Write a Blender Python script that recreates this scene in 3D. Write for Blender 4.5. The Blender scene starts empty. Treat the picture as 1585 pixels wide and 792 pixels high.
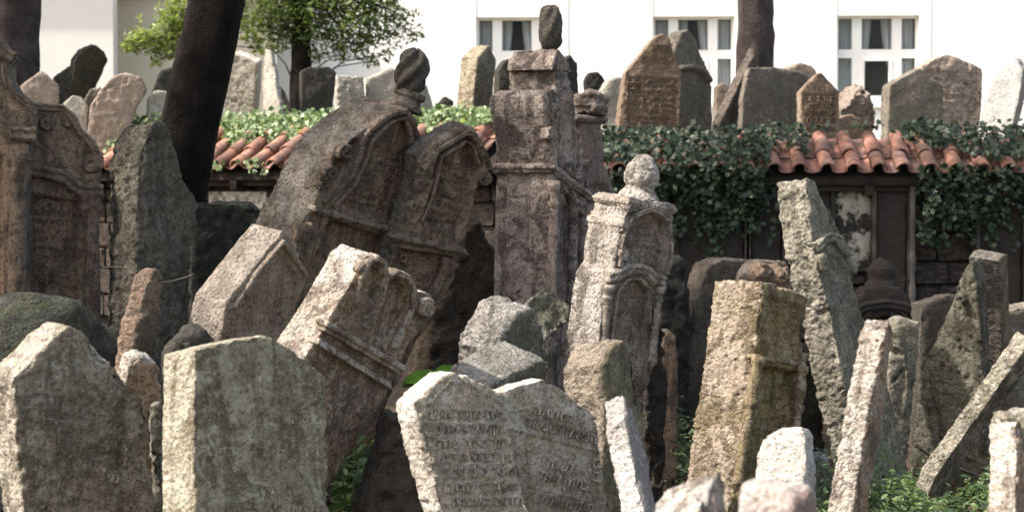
import bpy, bmesh, math, random
import numpy as np
from mathutils import Vector, Matrix
random.seed(7)
SC = bpy.context.scene
COL = SC.collection

# ---------------------------------------------------------------- camera
FPX, CX, CY, HOR, CAMZ = 2957.0, 792.5, 396.0, 300.0, 1.8
pitch = math.atan((CY - HOR) / FPX)
cam = bpy.data.objects.new('camera', bpy.data.cameras.new('camera'))
COL.objects.link(cam)
cam.location = (0, 0, CAMZ)
cam.rotation_euler = (math.pi / 2 - pitch, 0, 0)
cam.data.sensor_width = 36
cam.data.lens = 36 * FPX / 1585
cam.data.clip_start = 0.1
cam.data.clip_end = 500
cam.data.dof.use_dof = True
cam.data.dof.focus_distance = 9.8
cam.data.dof.aperture_fstop = 4.0
SC.camera = cam
# ---------------------------------------------------------------- light
SUN_AZ, SUN_EL = math.radians(12), math.radians(50)      # to the left, a little behind the camera
sdir = Vector((-math.cos(SUN_AZ) * math.cos(SUN_EL), -math.sin(SUN_AZ) * math.cos(SUN_EL), math.sin(SUN_EL)))
sl = bpy.data.lights.new('sun', 'SUN')
sl.energy = 2.9
sl.angle = math.radians(0.9)
sl.color = (1.0, 0.94, 0.86)
so = bpy.data.objects.new('sun', sl)
COL.objects.link(so)
so.rotation_euler = sdir.to_track_quat('Z', 'Y').to_euler()
so.location = (-8, -3, 12)
w = bpy.data.worlds.new('World')
SC.world = w
w.use_nodes = True
wn = w.node_tree
sky = wn.nodes.new('ShaderNodeTexSky')
sky.sky_type = 'NISHITA'
sky.sun_disc = False
sky.sun_elevation = SUN_EL
sky.sun_rotation = math.atan2(sdir.x, sdir.y)
sky.air_density = 1.0
sky.dust_density = 3.0
bg = wn.nodes['Background']
warm = wn.nodes.new('ShaderNodeMix')          # warm tint over the whole sky, added to balance its blue fill light
warm.data_type = 'RGBA'
warm.blend_type = 'MULTIPLY'
warm.inputs[0].default_value = 1
wn.links.new(sky.outputs[0], warm.inputs[6])
warm.inputs[7].default_value = (1.12, 1.0, .84, 1)
wn.links.new(warm.outputs[2], bg.inputs[0])
bg.inputs[1].default_value = 0.15
SC.view_settings.view_transform = 'Standard'
SC.view_settings.look = 'None'
SC.view_settings.gamma = 1
SC.view_settings.exposure = 1.68
SC.cycles.max_bounces = 6
SC.cycles.diffuse_bounces = 3

# ---------------------------------------------------------------- small maths
R_ = Vector((1, 0, 0))
F_ = Vector((0, math.cos(pitch), -math.sin(pitch)))
U_ = Vector((0, math.sin(pitch), math.cos(pitch)))
CAM = Vector((0, 0, CAMZ))

def ray(px, py):
    return F_ + R_ * ((px - CX) / FPX) - U_ * ((py - CY) / FPX)

def at(px, py, D):
    return CAM + ray(px, py) * D

def hash3(ix, iy, iz):
    h = (ix.astype(np.int64) * 374761393 + iy.astype(np.int64) * 668265263 + iz.astype(np.int64) * 2147483647) & 0xffffffff
    h = ((h ^ (h >> 13)) * 1274126177) & 0xffffffff
    h = ((h ^ (h >> 16)) * 2246822519) & 0xffffffff
    return ((h ^ (h >> 15)) & 0xffffff) / float(0xffffff)

def vnoise(p):
    i = np.floor(p)
    f = p - i
    f = f * f * f * (f * (f * 6 - 15) + 10)
    i = i.astype(np.int64)
    x, y, z = i[:, 0], i[:, 1], i[:, 2]
    fx, fy, fz = f[:, 0], f[:, 1], f[:, 2]
    r = 0
    for a in (0, 1):
        for b in (0, 1):
            for c in (0, 1):
                wt = (fx if a else 1 - fx) * (fy if b else 1 - fy) * (fz if c else 1 - fz)
                r = r + wt * hash3(x + a, y + b, z + c)
    return r * 2 - 1                      # -1..1

def fbm(p, scale, octv=4, gain=0.5, seed=0):
    q = p * scale + np.array([seed * 17.3, seed * 5.1 + 3.3, seed * 11.7])
    r, a = 0, 1.0
    for k in range(octv):
        r = r + a * vnoise(q)
        q = q * 2.03 + 7.7
        a *= gain
    return r

def cells(p, scale, seed=0):              # nearest-cell distance noise: hewn facets
    q = p * scale + seed * 9.1
    i = np.floor(q).astype(np.int64)
    f = q - i
    best = np.full(len(p), 9.0)
    val = np.zeros(len(p))
    for a in (-1, 0, 1):
        for b in (-1, 0, 1):
            for c in (-1, 0, 1):
                x, y, z = i[:, 0] + a, i[:, 1] + b, i[:, 2] + c
                dx = a + hash3(x, y, z) - f[:, 0]
                dy = b + hash3(x + 31, y, z) - f[:, 1]
                dz = c + hash3(x, y + 57, z) - f[:, 2]
                d = dx * dx + dy * dy + dz * dz
                m = d < best
                best = np.where(m, d, best)
                tilt = (hash3(x + 3, y + 5, z) - .5) * dx + (hash3(x, y + 9, z + 4) - .5) * dy + (hash3(x + 8, y, z + 2) - .5) * dz
                val = np.where(m, hash3(x + 11, y + 7, z + 5) + 2.0 * tilt, val)
    return val * 2 - 1

def sstep(a, b, x):
    t = np.clip((x - a) / (b - a), 0, 1)
    return t * t * (3 - 2 * t)

def seg_dist(P, A, B):
    d = B - A
    L = max(float(d @ d), 1e-12)
    t = np.clip(((P - A) @ d) / L, 0, 1)
    q = P - (A + t[:, None] * d)
    return np.sqrt((q * q).sum(1))

def poly_dist(P, poly, closed=True):
    n = len(poly)
    r = np.full(len(P), 1e9)
    for k in range(n if closed else n - 1):
        r = np.minimum(r, seg_dist(P, poly[k], poly[(k + 1) % n]))
    return r

def inside(P, poly):
    x, y = P[:, 0], P[:, 1]
    r = np.zeros(len(P), bool)
    n = len(poly)
    for k in range(n):
        x1, y1 = poly[k]
        x2, y2 = poly[(k + 1) % n]
        if abs(y2 - y1) < 1e-12:
            continue
        c = ((y1 > y) != (y2 > y)) & (x < (x2 - x1) * (y - y1) / (y2 - y1) + x1)
        r ^= c
    return r

def gz(x, y):
    return 0.05 * math.sin(x * 1.3 + 0.7) * math.sin(y * 0.9) + 0.03 * math.sin(x * 3.1 + y * 2.3)

# ---------------------------------------------------------------- materials
MATS = {}

def newmat(name):
    m = bpy.data.materials.new(name)
    m.use_nodes = True
    nt = m.node_tree
    return m, nt, nt.nodes['Principled BSDF']

def N(nt, typ, **kw):
    n = nt.nodes.new(typ)
    for k, v in kw.items():
        if k in n.inputs.keys() if isinstance(k, str) else False:
            n.inputs[k].default_value = v
        else:
            setattr(n, k, v)
    return n

def mixc(nt, fac, a, b, mode='MIX'):
    n = nt.nodes.new('ShaderNodeMix')
    n.data_type = 'RGBA'
    n.blend_type = mode
    for idx, v in ((0, fac), (6, a), (7, b)):
        if hasattr(v, 'links') or isinstance(v, bpy.types.NodeSocket):
            nt.links.new(v, n.inputs[idx])
        elif idx == 0:
            n.inputs[0].default_value = v
        else:
            n.inputs[idx].default_value = (v[0], v[1], v[2], 1)
    return n.outputs[2]

def maths(nt, op, a, b=None, clamp=False):
    n = nt.nodes.new('ShaderNodeMath')
    n.operation = op
    n.use_clamp = clamp
    for i, v in enumerate((a, b)):
        if v is None:
            continue
        if isinstance(v, bpy.types.NodeSocket):
            nt.links.new(v, n.inputs[i])
        else:
            n.inputs[i].default_value = v
    return n.outputs[0]

def ramp(nt, src, lo, hi, v0=0.0, v1=1.0):
    n = nt.nodes.new('ShaderNodeMapRange')
    n.interpolation_type = 'SMOOTHSTEP'
    nt.links.new(src, n.inputs[0])
    n.inputs[1].default_value = lo
    n.inputs[2].default_value = hi
    n.inputs[3].default_value = v0
    n.inputs[4].default_value = v1
    return n.outputs[0]

def noise_node(nt, vec, scale, detail=4, rough=0.55, dist=0.0):
    n = nt.nodes.new('ShaderNodeTexNoise')
    n.inputs['Scale'].default_value = scale
    n.inputs['Detail'].default_value = detail
    n.inputs['Roughness'].default_value = rough
    n.inputs['Distortion'].default_value = dist
    nt.links.new(vec, n.inputs['Vector'])
    return n.outputs[0]

def stone_mat(front, side, dark=(.05, .042, .035), soot=0.45, lichen=0.3, moss=0.2, pale=0.4, bump=1.0, mosscol=(.075, .09, .035), text=0.0):
    key = ('stone', front, side, dark, soot, lichen, moss, pale, bump, mosscol, text)
    if key in MATS:
        return MATS[key]
    m, nt, bs = newmat('weathered_stone')
    L = nt.links
    tc = nt.nodes.new('ShaderNodeTexCoord')
    oi = nt.nodes.new('ShaderNodeObjectInfo')
    add = nt.nodes.new('ShaderNodeVectorMath')
    add.operation = 'MULTIPLY_ADD'
    cmb = nt.nodes.new('ShaderNodeCombineXYZ')
    for i in range(3):
        L.new(oi.outputs['Random'], cmb.inputs[i])
    L.new(cmb.outputs[0], add.inputs[0])
    add.inputs[1].default_value = (37, 53, 71)
    L.new(tc.outputs['Object'], add.inputs[2])
    vec = add.outputs[0]
    at_ = nt.nodes.new('ShaderNodeAttribute')
    at_.attribute_name = 'side'
    sidef = at_.outputs['Fac']
    base = mixc(nt, sidef, front, side)
    big = noise_node(nt, vec, 2.6, 5, 0.6, 0.4)
    mid = noise_node(nt, vec, 11, 6, 0.65, 0.6)
    fin = noise_node(nt, vec, 55, 5, 0.7)
    gr = noise_node(nt, vec, 240, 2, 0.7)
    # vertical run-off streaks
    mp = nt.nodes.new('ShaderNodeMapping')
    mp.inputs['Scale'].default_value = (14, 1.6, 14)
    L.new(vec, mp.inputs[0])
    st = noise_node(nt, mp.outputs[0], 1.0, 5, 0.6, 0.3)
    # brightness variation
    c = mixc(nt, ramp(nt, mid, .35, .75, 0, pale), base, tuple(min(.8, x * 1.75 + .04) for x in side))
    c = mixc(nt, ramp(nt, big, .46, .66, 0, .45), c, tuple(x * .62 for x in front))
    c = mixc(nt, ramp(nt, st, .49, .62, 0, min(.9, soot * 1.3)), c, dark)
    c = mixc(nt, ramp(nt, mid, .50, .30, 0, soot * .9), c, tuple(x * 1.4 for x in dark))
    cr1 = noise_node(nt, vec, 5.5, 9, 0.72, 0.7)
    c = mixc(nt, ramp(nt, cr1, .51, .57, 0, min(.85, soot * 1.45)), c, tuple(x * 1.15 for x in dark))
    cr2 = noise_node(nt, vec, 9.5, 9, 0.75, 1.1)
    c = mixc(nt, ramp(nt, cr2, .56, .63, 0, pale * .9), c, tuple(min(.8, x * 1.6 + .03) for x in side))
    if moss > 0:
        mo = noise_node(nt, vec, 4.2, 7, 0.7, 0.5)
        c = mixc(nt, ramp(nt, mo, .5, .62, 0, moss), c, mosscol)
    if lichen > 0:
        vo = nt.nodes.new('ShaderNodeTexVoronoi')
        vo.inputs['Scale'].default_value = 30
        L.new(vec, vo.inputs['Vector'])
        sp = maths(nt, 'ADD', vo.outputs['Distance'], maths(nt, 'MULTIPLY', fin, .7))
        mask = maths(nt, 'MULTIPLY', ramp(nt, sp, .62, .45), ramp(nt, big, .45, .6))
        c = mixc(nt, maths(nt, 'MULTIPLY', mask, lichen), c, (.42, .41, .34))
    # pits and grains
    c = mixc(nt, ramp(nt, fin, .48, .36, 0, .85), c, tuple(x * .8 for x in dark))
    c = mixc(nt, ramp(nt, fin, .55, .7, 0, .45), c, tuple(min(.8, x * 1.7) for x in side))
    c = mixc(nt, ramp(nt, gr, .48, .7, 0, .3), c, tuple(min(.8, x * 1.7) for x in side))
    c = mixc(nt, ramp(nt, gr, .5, .3, 0, .5), c, tuple(x * .4 for x in front))
    hs = nt.nodes.new('ShaderNodeHueSaturation')
    L.new(c, hs.inputs['Color'])
    L.new(maths(nt, 'MULTIPLY_ADD', oi.outputs['Random'], .22), hs.inputs['Value'])
    hs.inputs['Value'].links[0].from_node.inputs[2].default_value = .9
    hs.inputs['Saturation'].default_value = 1.05
    L.new(hs.outputs[0], bs.inputs['Base Color'])
    bs.inputs['Roughness'].default_value = .92
    bs.inputs['Specular IOR Level'].default_value = .25
    # relief
    vo2 = nt.nodes.new('ShaderNodeTexVoronoi')
    vo2.inputs['Scale'].default_value = 60
    L.new(vec, vo2.inputs['Vector'])
    h = maths(nt, 'MULTIPLY', vo2.outputs['Distance'], maths(nt, 'MULTIPLY_ADD', sidef, .5))
    h.node.inputs[1].links[0].from_node.inputs[2].default_value = .12
    h = maths(nt, 'ADD', h, maths(nt, 'MULTIPLY', fin, 1.3))
    h = maths(nt, 'ADD', h, maths(nt, 'MULTIPLY', gr, .5))
    h = maths(nt, 'ADD', h, maths(nt, 'MULTIPLY', mid, 1.6))
    bp = nt.nodes.new('ShaderNodeBump')
    bp.inputs['Strength'].default_value = 1.0
    bp.inputs['Distance'].default_value = .023 * bump
    L.new(h, bp.inputs['Height'])
    L.new(bp.outputs[0], bs.inputs['Normal'])
    MATS[key] = m
    return m

def plain_mat(name, col, rough=.8, var=.25, scale=8, bump=.3, dirt=0.0, dirtcol=(.05, .045, .04), bscale=None, metallic=0):
    key = (name, col, rough, var, scale, bump, dirt)
    if key in MATS:
        return MATS[key]
    m, nt, bs = newmat(name)
    tc = nt.nodes.new('ShaderNodeTexCoord')
    oi = nt.nodes.new('ShaderNodeObjectInfo')
    v = tc.outputs['Object']
    ad = nt.nodes.new('ShaderNodeVectorMath')
    ad.operation = 'MULTIPLY_ADD'
    cmb = nt.nodes.new('ShaderNodeCombineXYZ')
    for i in range(3):
        nt.links.new(oi.outputs['Random'], cmb.inputs[i])
    nt.links.new(cmb.outputs[0], ad.inputs[0])
    ad.inputs[1].default_value = (13, 29, 41)
    nt.links.new(v, ad.inputs[2])
    v = ad.outputs[0]
    a = noise_node(nt, v, scale, 6, .6, .3)
    b = noise_node(nt, v, scale * 7, 5, .65)
    c = mixc(nt, ramp(nt, a, .3, .7, 0, 1), tuple(x * (1 - var) for x in col), tuple(min(.9, x * (1 + var)) for x in col))
    if dirt > 0:
        d = noise_node(nt, v, scale * .6, 8, .7, .4)
        c = mixc(nt, ramp(nt, d, .46, .56, 0, dirt), c, dirtcol)
    c = mixc(nt, ramp(nt, b, .5, .3, 0, .35 if var > .1 else .03), c, tuple(x * .5 for x in col))
    hs = nt.nodes.new('ShaderNodeHueSaturation')
    nt.links.new(c, hs.inputs['Color'])
    kk = .55 if name == 'clay_tile' else .3
    mv = maths(nt, 'MULTIPLY_ADD', oi.outputs['Random'], kk * min(1, var * 3))
    mv.node.inputs[2].default_value = 1 - kk * .5 * min(1, var * 3)
    nt.links.new(mv, hs.inputs['Value'])
    nt.links.new(hs.outputs[0], bs.inputs['Base Color'])
    bs.inputs['Roughness'].default_value = rough
    if rough > .6:
        bs.inputs['Specular IOR Level'].default_value = .12
    bs.inputs['Metallic'].default_value = metallic
    if bump > 0:
        bp = nt.nodes.new('ShaderNodeBump')
        bp.inputs['Strength'].default_value = .7
        bp.inputs['Distance'].default_value = .02 * bump
        nt.links.new(maths(nt, 'ADD', a, maths(nt, 'MULTIPLY', b, .5)), bp.inputs['Height'])
        nt.links.new(bp.outputs[0], bs.inputs['Normal'])
    MATS[key] = m
    return m

def leaf_mat(name, c0, c1, c2, rough=.5, trans=.35):
    if name in MATS:
        return MATS[name]
    m, nt, bs = newmat(name)
    a = nt.nodes.new('ShaderNodeAttribute')
    a.attribute_name = 'tint'
    cr = nt.nodes.new('ShaderNodeValToRGB')
    cr.color_ramp.elements[0].color = (*c0, 1)
    cr.color_ramp.elements[1].color = (*c2, 1)
    e = cr.color_ramp.elements.new(.5)
    e.color = (*c1, 1)
    nt.links.new(a.outputs['Fac'], cr.inputs[0])
    nt.links.new(cr.outputs[0], bs.inputs['Base Color'])
    bs.inputs['Roughness'].default_value = rough
    tr = nt.nodes.new('ShaderNodeBsdfTranslucent')
    mx = mixc(nt, 1.0, cr.outputs[0], (1.5, 1.6, .6), 'MULTIPLY')
    nt.links.new(mx, tr.inputs['Color'])
    ms = nt.nodes.new('ShaderNodeMixShader')
    ms.inputs[0].default_value = trans
    nt.links.new(bs.outputs[0], ms.inputs[1])
    nt.links.new(tr.outputs[0], ms.inputs[2])
    nt.links.new(ms.outputs[0], nt.nodes['Material Output'].inputs['Surface'])
    MATS[name] = m
    return m

# ---------------------------------------------------------------- mesh helpers
class MB:
    def __init__(s):
        s.v, s.f = [], []
    def add(s, vs, fs):
        o = len(s.v)
        s.v += [tuple(v) for v in vs]
        s.f += [tuple(i + o for i in f) for f in fs]
        return s
    def box(s, x0, x1, y0, y1, z0, z1):
        return s.add([(x, y, z) for x in (x0, x1) for y in (y0, y1) for z in (z0, z1)],
                     [(0, 1, 3, 2), (4, 6, 7, 5), (0, 4, 5, 1), (2, 3, 7, 6), (0, 2, 6, 4), (1, 5, 7, 3)])
    def prism(s, poly, z0, z1):           # poly in (x,y), extruded in z
        n = len(poly)
        vs = [(x, y, z0) for x, y in poly] + [(x, y, z1) for x, y in poly]
        fs = [tuple(range(n))[::-1], tuple(range(n, 2 * n))]
        fs += [(i, (i + 1) % n, n + (i + 1) % n, n + i) for i in range(n)]
        return s.add(vs, fs)
    def lathe(s, A, B, prof, seg=16, half=False):
        A, B = Vector(A), Vector(B)
        ax = (B - A)
        L = ax.length
        ax.normalize()
        u = ax.cross(Vector((0, 0, 1)))
        if u.length < 1e-3:
            u = ax.cross(Vector((1, 0, 0)))
        u.normalize()
        v = ax.cross(u)
        vs, fs = [], []
        for (t, r) in prof:
            c = A + ax * (t * L)
            for k in range(seg):
                a = 2 * math.pi * k / seg
                vs.append(c + u * (r * math.cos(a)) + v * (r * math.sin(a)))
        n = len(prof)
        for i in range(n - 1):
            for k in range(seg):
                k2 = (k + 1) % seg
                fs.append((i * seg + k, (i + 1) * seg + k, (i + 1) * seg + k2, i * seg + k2))
        fs.append(tuple(range(seg)))
        fs.append(tuple(range((n - 1) * seg, n * seg))[::-1])
        return s.add(vs, fs)
    def mesh(s, name='m'):
        me = bpy.data.meshes.new(name)
        me.from_pydata(s.v, [], s.f)
        bm = bmesh.new()
        bm.from_mesh(me)
        bmesh.ops.recalc_face_normals(bm, faces=bm.faces)
        bm.to_mesh(me)
        bm.free()
        return me

def link(name, me, mat=None, parent=None, smooth=False):
    o = bpy.data.objects.new(name, me)
    me.name = name
    COL.objects.link(o)
    if mat and not me.materials:
        me.materials.append(mat)
    if parent:
        o.parent = parent
    if smooth:
        me.shade_smooth()
    return o

def tag(o, label=None, cat=None, group=None, kind=None):
    if label: o['label'] = label
    if cat: o['category'] = cat
    if group: o['group'] = group
    if kind: o['kind'] = kind
    return o

def thing(name, label, cat, loc=(0, 0, 0), group=None):
    o = bpy.data.objects.new(name, None)
    o.empty_display_size = .1
    COL.objects.link(o)
    o.location = loc
    return tag(o, label, cat, group)

_tmp = None
def remesh(me, voxel):
    """uniform quads over any closed solid"""
    o = bpy.data.objects.new('tmp', me)
    COL.objects.link(o)
    md = o.modifiers.new('r', 'REMESH')
    md.mode = 'VOXEL'
    md.voxel_size = voxel
    md.use_smooth_shade = True
    dg = bpy.context.evaluated_depsgraph_get()
    r = bpy.data.meshes.new_from_object(o.evaluated_get(dg))
    bpy.data.objects.remove(o)
    bpy.data.meshes.remove(me)
    return r

def getco(me):
    a = np.empty(len(me.vertices) * 3, np.float64)
    me.vertices.foreach_get('co', a)
    return a.reshape(-1, 3)

def getno(me):
    n = np.empty(len(me.vertices) * 3, np.float32)
    me.vertex_normals.foreach_get('vector', n)
    return n.reshape(-1, 3).astype(np.float64)

def setco(me, c):
    me.vertices.foreach_set('co', c.astype(np.float32).ravel())
    me.update()

def setattr_f(me, name, vals):
    a = me.attributes.get(name) or me.attributes.new(name, 'FLOAT', 'POINT')
    a.data.foreach_set('value', np.asarray(vals, np.float32))

# ---------------------------------------------------------------- gravestones
NST = [0]

class Stone:
    """A gravestone solid: its inscribed face lies on a real plane, its thickness goes back from it."""
    def __init__(s, name, label, cat, D, poly, mat, P=None, Q=None, psi=40, yaw=None, tilt=0, t=.2,
                 rs=.012, rf=.003, warp=.012, vox=None, ext=True, chips=1.0, carve=(), group=None, base=None,
                 facet=1.0, deep=1.6):
        NST[0] += 1
        s.seed = NST[0] * 1.37
        s.mat = mat
        s.rs, s.rf, s.warp, s.facet, s.deep = rs * .85, rf, warp, facet, deep
        if P is None:
            P = poly[0]
        P3 = at(P[0], P[1], D)
        if Q is not None:
            rp, rq = ray(*P).normalized(), ray(*Q).normalized()
            e = (rq - rp * rq.dot(rp)).normalized()
            ps = math.radians(psi)
            d3 = rp * math.cos(ps) + e * math.sin(ps)
            ta = math.tan(rp.angle(rq))
            Lp = (P3 - CAM).length
            t = Lp * ta / (math.sin(ps) - ta * math.cos(ps))
            n = -d3
        else:
            y, ti = math.radians(yaw), math.radians(tilt)
            n = Vector((math.sin(y) * math.cos(ti), -math.cos(y) * math.cos(ti), math.sin(ti)))
        s.t = t
        s.n = n
        v = (Vector((0, 0, 1)) - n * n.z).normalized()
        u = v.cross(n)
        s.u, s.v, s.P3 = u, v, P3
        pts = [s.hit(*p) for p in poly]
        if ext:
            drop = -0.12 - max(0, -n.z * t) if True else 0
            for i, j in ((0, 1), (-1, -2)):
                d = pts[i] - pts[j]
                if d.length < 1e-6 or d.normalized().z > -0.45:
                    d = -v
                d.normalize()
                g = gz(pts[i].x, pts[i].y) + drop
                if pts[i].z > g:
                    pts[i] = pts[i] + d * ((g - pts[i].z) / d.z)
        c = (pts[0] + pts[-1]) / 2 - n * (t / 2)
        s.O = Vector((c.x, c.y, c.z))
        if ext:
            s.O.z = gz(c.x, c.y)
        s.M = Matrix(((u.x, v.x, n.x, s.O.x), (u.y, v.y, n.y, s.O.y), (u.z, v.z, n.z, s.O.z), (0, 0, 0, 1)))
        s.Mi = s.M.inverted()
        s.w0 = (s.Mi @ P3).z
        loc = [s.Mi @ p for p in pts]
        s.poly = np.array([(p.x, p.y) for p in loc])
        s.carve = carve
        s.root = bpy.data.objects.new(name, None)
        s.root.empty_display_size = .1
        COL.objects.link(s.root)
        s.root.matrix_world = s.M
        tag(s.root, label, cat, group or 'tombstones crowded in the lower yard')
        s.vox = (vox or D * .00115) * 1.06
        me = MB().prism([tuple(p) for p in s.poly], s.w0 - t, s.w0).mesh()
        bm = bmesh.new()
        bm.from_mesh(me)
        bmesh.ops.triangulate(bm, faces=bm.faces)
        bmesh.ops.recalc_face_normals(bm, faces=bm.faces)
        bm.to_mesh(me)
        bm.free()
        me = remesh(me, s.vox)
        co, no = getco(me), getno(me)
        # weight of the dressed face
        near = sstep(s.vox * 2.2, s.vox * .8, np.abs(co[:, 2] - s.w0))
        wf = near * sstep(.35, .75, no[:, 2])
        d = s.field(co, wf)
        bd = poly_dist(co[:, :2], s.poly)
        de = np.sqrt(np.where(wf > .5, bd, 0) ** 2 + (co[:, 2] - s.w0) ** 2)
        ch = np.clip(fbm(co, 9, 3, .6, s.seed + 4) - .25, 0, 1) * sstep(.04, 0, de) * .035 * chips
        ch += sstep(.55, .9, fbm(co, 3.5, 3, .6, s.seed + 41)) * sstep(.09, 0, de) * .035 * chips
        ch += np.clip(fbm(co, 30, 2, .6, s.seed + 8), 0, 1) * sstep(.022, 0, de) * .012 * chips
        co2 = co + no * (d - ch)[:, None]
        co2[:, 2] += wf * s.relief(co[:, :2]) 
        setco(me, co2)
        me.shade_smooth()
        setattr_f(me, 'side', 1 - wf)
        s.body = link('slab', me, mat, s.root)

    def hit(s, px, py, off=0.0):
        r = ray(px, py)
        k = (s.P3 + s.n * off - CAM).dot(s.n) / r.dot(s.n)
        return CAM + r * k

    def loc(s, px, py, off=0.0):
        return s.Mi @ s.hit(px, py, off)

    def field(s, co, wf):
        """surface roughness: hewn sides, smoother face"""
        low = fbm(co, 1.8, 2, .5, s.seed) * s.warp
        wob = np.stack([fbm(co, 9, 2, .5, s.seed + 6), fbm(co, 9, 2, .5, s.seed + 16), fbm(co, 9, 2, .5, s.seed + 26)], 1)
        side = (fbm(co, 10, 3, .55, s.seed + 1) * .45 + .28 * fbm(co, 42, 2, .6, s.seed + 2)) * s.rs
        if s.facet > 0:
            cq = co * np.array((1, 1.5, 1))
            side = side + (cells(cq + .022 * wob, 11, s.seed) * .30 + cells(cq + .008 * wob, 30, s.seed + 3) * .26) * s.rs * s.facet
        side = side - np.exp(-(fbm(co, 5, 3, .6, s.seed + 31) / .035) ** 2) * min(.008, s.rs * .7)
        front = (fbm(co, 8, 5, .65, s.seed + 3)) * s.rf
        front = front - np.exp(-(fbm(co, 3.2, 4, .6, s.seed + 33) / .02) ** 2) * min(.006, s.rf * .9)
        pit = -np.clip(fbm(co, 22, 2, .6, s.seed + 5) - .55, 0, 1) * s.rf * 3
        return low + side * (1 - wf) + (front + pit) * wf

    def relief(s, uv):
        r = np.zeros(len(uv))
        for c in s.carve:
            pts = np.array([tuple(s.loc(*p))[:2] for p in c[1]])
            if c[0] == 'panel':
                sd = poly_dist(uv, pts) * np.where(inside(uv, pts), 1, -1)
                r += -c[2] * sstep(-s.vox * .6, s.vox * 1.0, sd)
            elif c[0] == 'ridge':
                dd = poly_dist(uv, pts, False)
                r += c[3] * (.25 if s.deep >= 2 else 1) * np.clip(1 - (dd / c[2]) ** 2, 0, 1) ** .5
            elif c[0] == 'blob':          # carved scroll: spiral round a centre
                ctr = pts[0]
                q = uv - ctr
                rad = np.sqrt((q * q).sum(1))
                ang = np.arctan2(q[:, 1], q[:, 0])
                sp = .5 + .5 * np.cos(ang * c[4] - rad / c[2] * 9)
                r += c[3] * (.4 if s.deep >= 2 else 1) * sstep(c[2], c[2] * .8, rad) * (.35 + .65 * sp)
            elif c[0] == 'lines':         # worn rows of an inscription: c = (_, [A, B, A2], rows, depth)
                A, B, C = pts
                du = (B - A); L1 = np.linalg.norm(du); du /= L1
                dv = np.array([du[1], -du[0]]); H = (C - A) @ dv
                if H < 0: dv, H = -dv, -H
                a_, b_ = (uv - A) @ du, (uv - A) @ dv
                m = sstep(-.01, .01, a_) * sstep(L1 + .01, L1 - .01, a_) * sstep(-.01, .01, b_) * sstep(H + .01, H - .01, b_)
                rows = b_ / H * c[2]
                rowid = np.floor(rows)
                fr = rows - rowid
                gl = vnoise(np.stack([a_ / (H / c[2]) * 2.6, rowid * 5.3 + fr * 2.2, rowid * 0 + s.seed], 1))
                r += m * c[3] * (sstep(0, .16, fr) * sstep(1, .84, fr) * (.55 * sstep(-.1, .15, gl) - 1))
        return r * s.deep

    def part(s, name, me, vox=None, rs=.004, mat=None, side=.6, label=None):
        if vox:
            me = remesh(me, vox)
        co, no = getco(me), getno(me)
        if rs > 0:
            co = co + no * ((fbm(co, 16, 4, .6, s.seed + 13)) * rs)[:, None]
        setco(me, co)
        me.shade_smooth()
        setattr_f(me, 'side', np.full(len(co), side))
        o = link(name, me, mat or s.mat, s.root)
        if label: o['label'] = label
        return o

    def cornice(s, A, B, h, proud=.03, wrap=True, name='cornice', steps=((0, .35, .6), (.35, .7, 1.0), (.7, 1, .5)), rs=.004):
        """moulded band from pixel A to B on the face, h metres tall; wrap carries it round the slab"""
        a, b = s.loc(*A), s.loc(*B)
        d = Vector((b.x - a.x, b.y - a.y, 0))
        L = d.length
        d.normalize()
        p = Vector((-d.y, d.x, 0))
        mb = MB()
        for (f0, f1, k) in steps:
            e = proud * k
            q = [a - d * e + p * (-h * f1), a + d * (L + e) + p * (-h * f1), a + d * (L + e) + p * (-h * f0), a - d * e + p * (-h * f0)]
            mb.prism([(x.x, x.y) for x in q], (s.w0 - s.t - e) if wrap else s.w0 - .04, s.w0 + e)
        return s.part(name, mb.mesh(), vox=max(.005, s.vox * .7), rs=rs, side=.5)

    def moulding(s, pts, wd, proud=.02, name='moulding', rs=.003, side=.4):
        """raised rounded band that follows a pixel polyline on the face"""
        mb = MB()
        P = [s.loc(*p) for p in pts]
        n = len(P)
        rings = []
        for i in range(n):
            a, b = P[max(0, i - 1)], P[min(n - 1, i + 1)]
            d = Vector((b.x - a.x, b.y - a.y, 0)).normalized()
            q = Vector((-d.y, d.x, 0))
            ring = []
            for (x, z) in ((-1, -1.2), (-1, .35), (-.55, .9), (0, .55), (.5, 1), (1, .5), (1, -1.2)):
                pp = Vector((P[i].x, P[i].y, s.w0)) + q * (x * wd / 2) + Vector((0, 0, z * proud))
                ring.append(pp)
            rings.append(ring)
        vs = [v for r in rings for v in r]
        k = 7
        fs = [(i * k + j, i * k + (j + 1) % k, (i + 1) * k + (j + 1) % k, (i + 1) * k + j) for i in range(n - 1) for j in range(k)]
        fs += [tuple(range(k)), tuple(range((n - 1) * k, n * k))[::-1]]
        mb.add(vs, fs)
        return s.part(name, mb.mesh(), vox=max(.004, s.vox * .6), rs=rs, side=side)

    def block(s, poly, w0, w1, name='upper_block', rs=.006):
        pts = [s.loc(*p) for p in poly]
        me = remesh(MB().prism([(p.x, p.y) for p in pts], s.w0 + w0, s.w0 + w1).mesh(), s.vox)
        co = getco(me)
        f = s.field(co, np.full(len(co), .5))
        setco(me, co + getno(me) * f[:, None])
        return s.part(name, me, rs=rs, side=.7)

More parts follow.
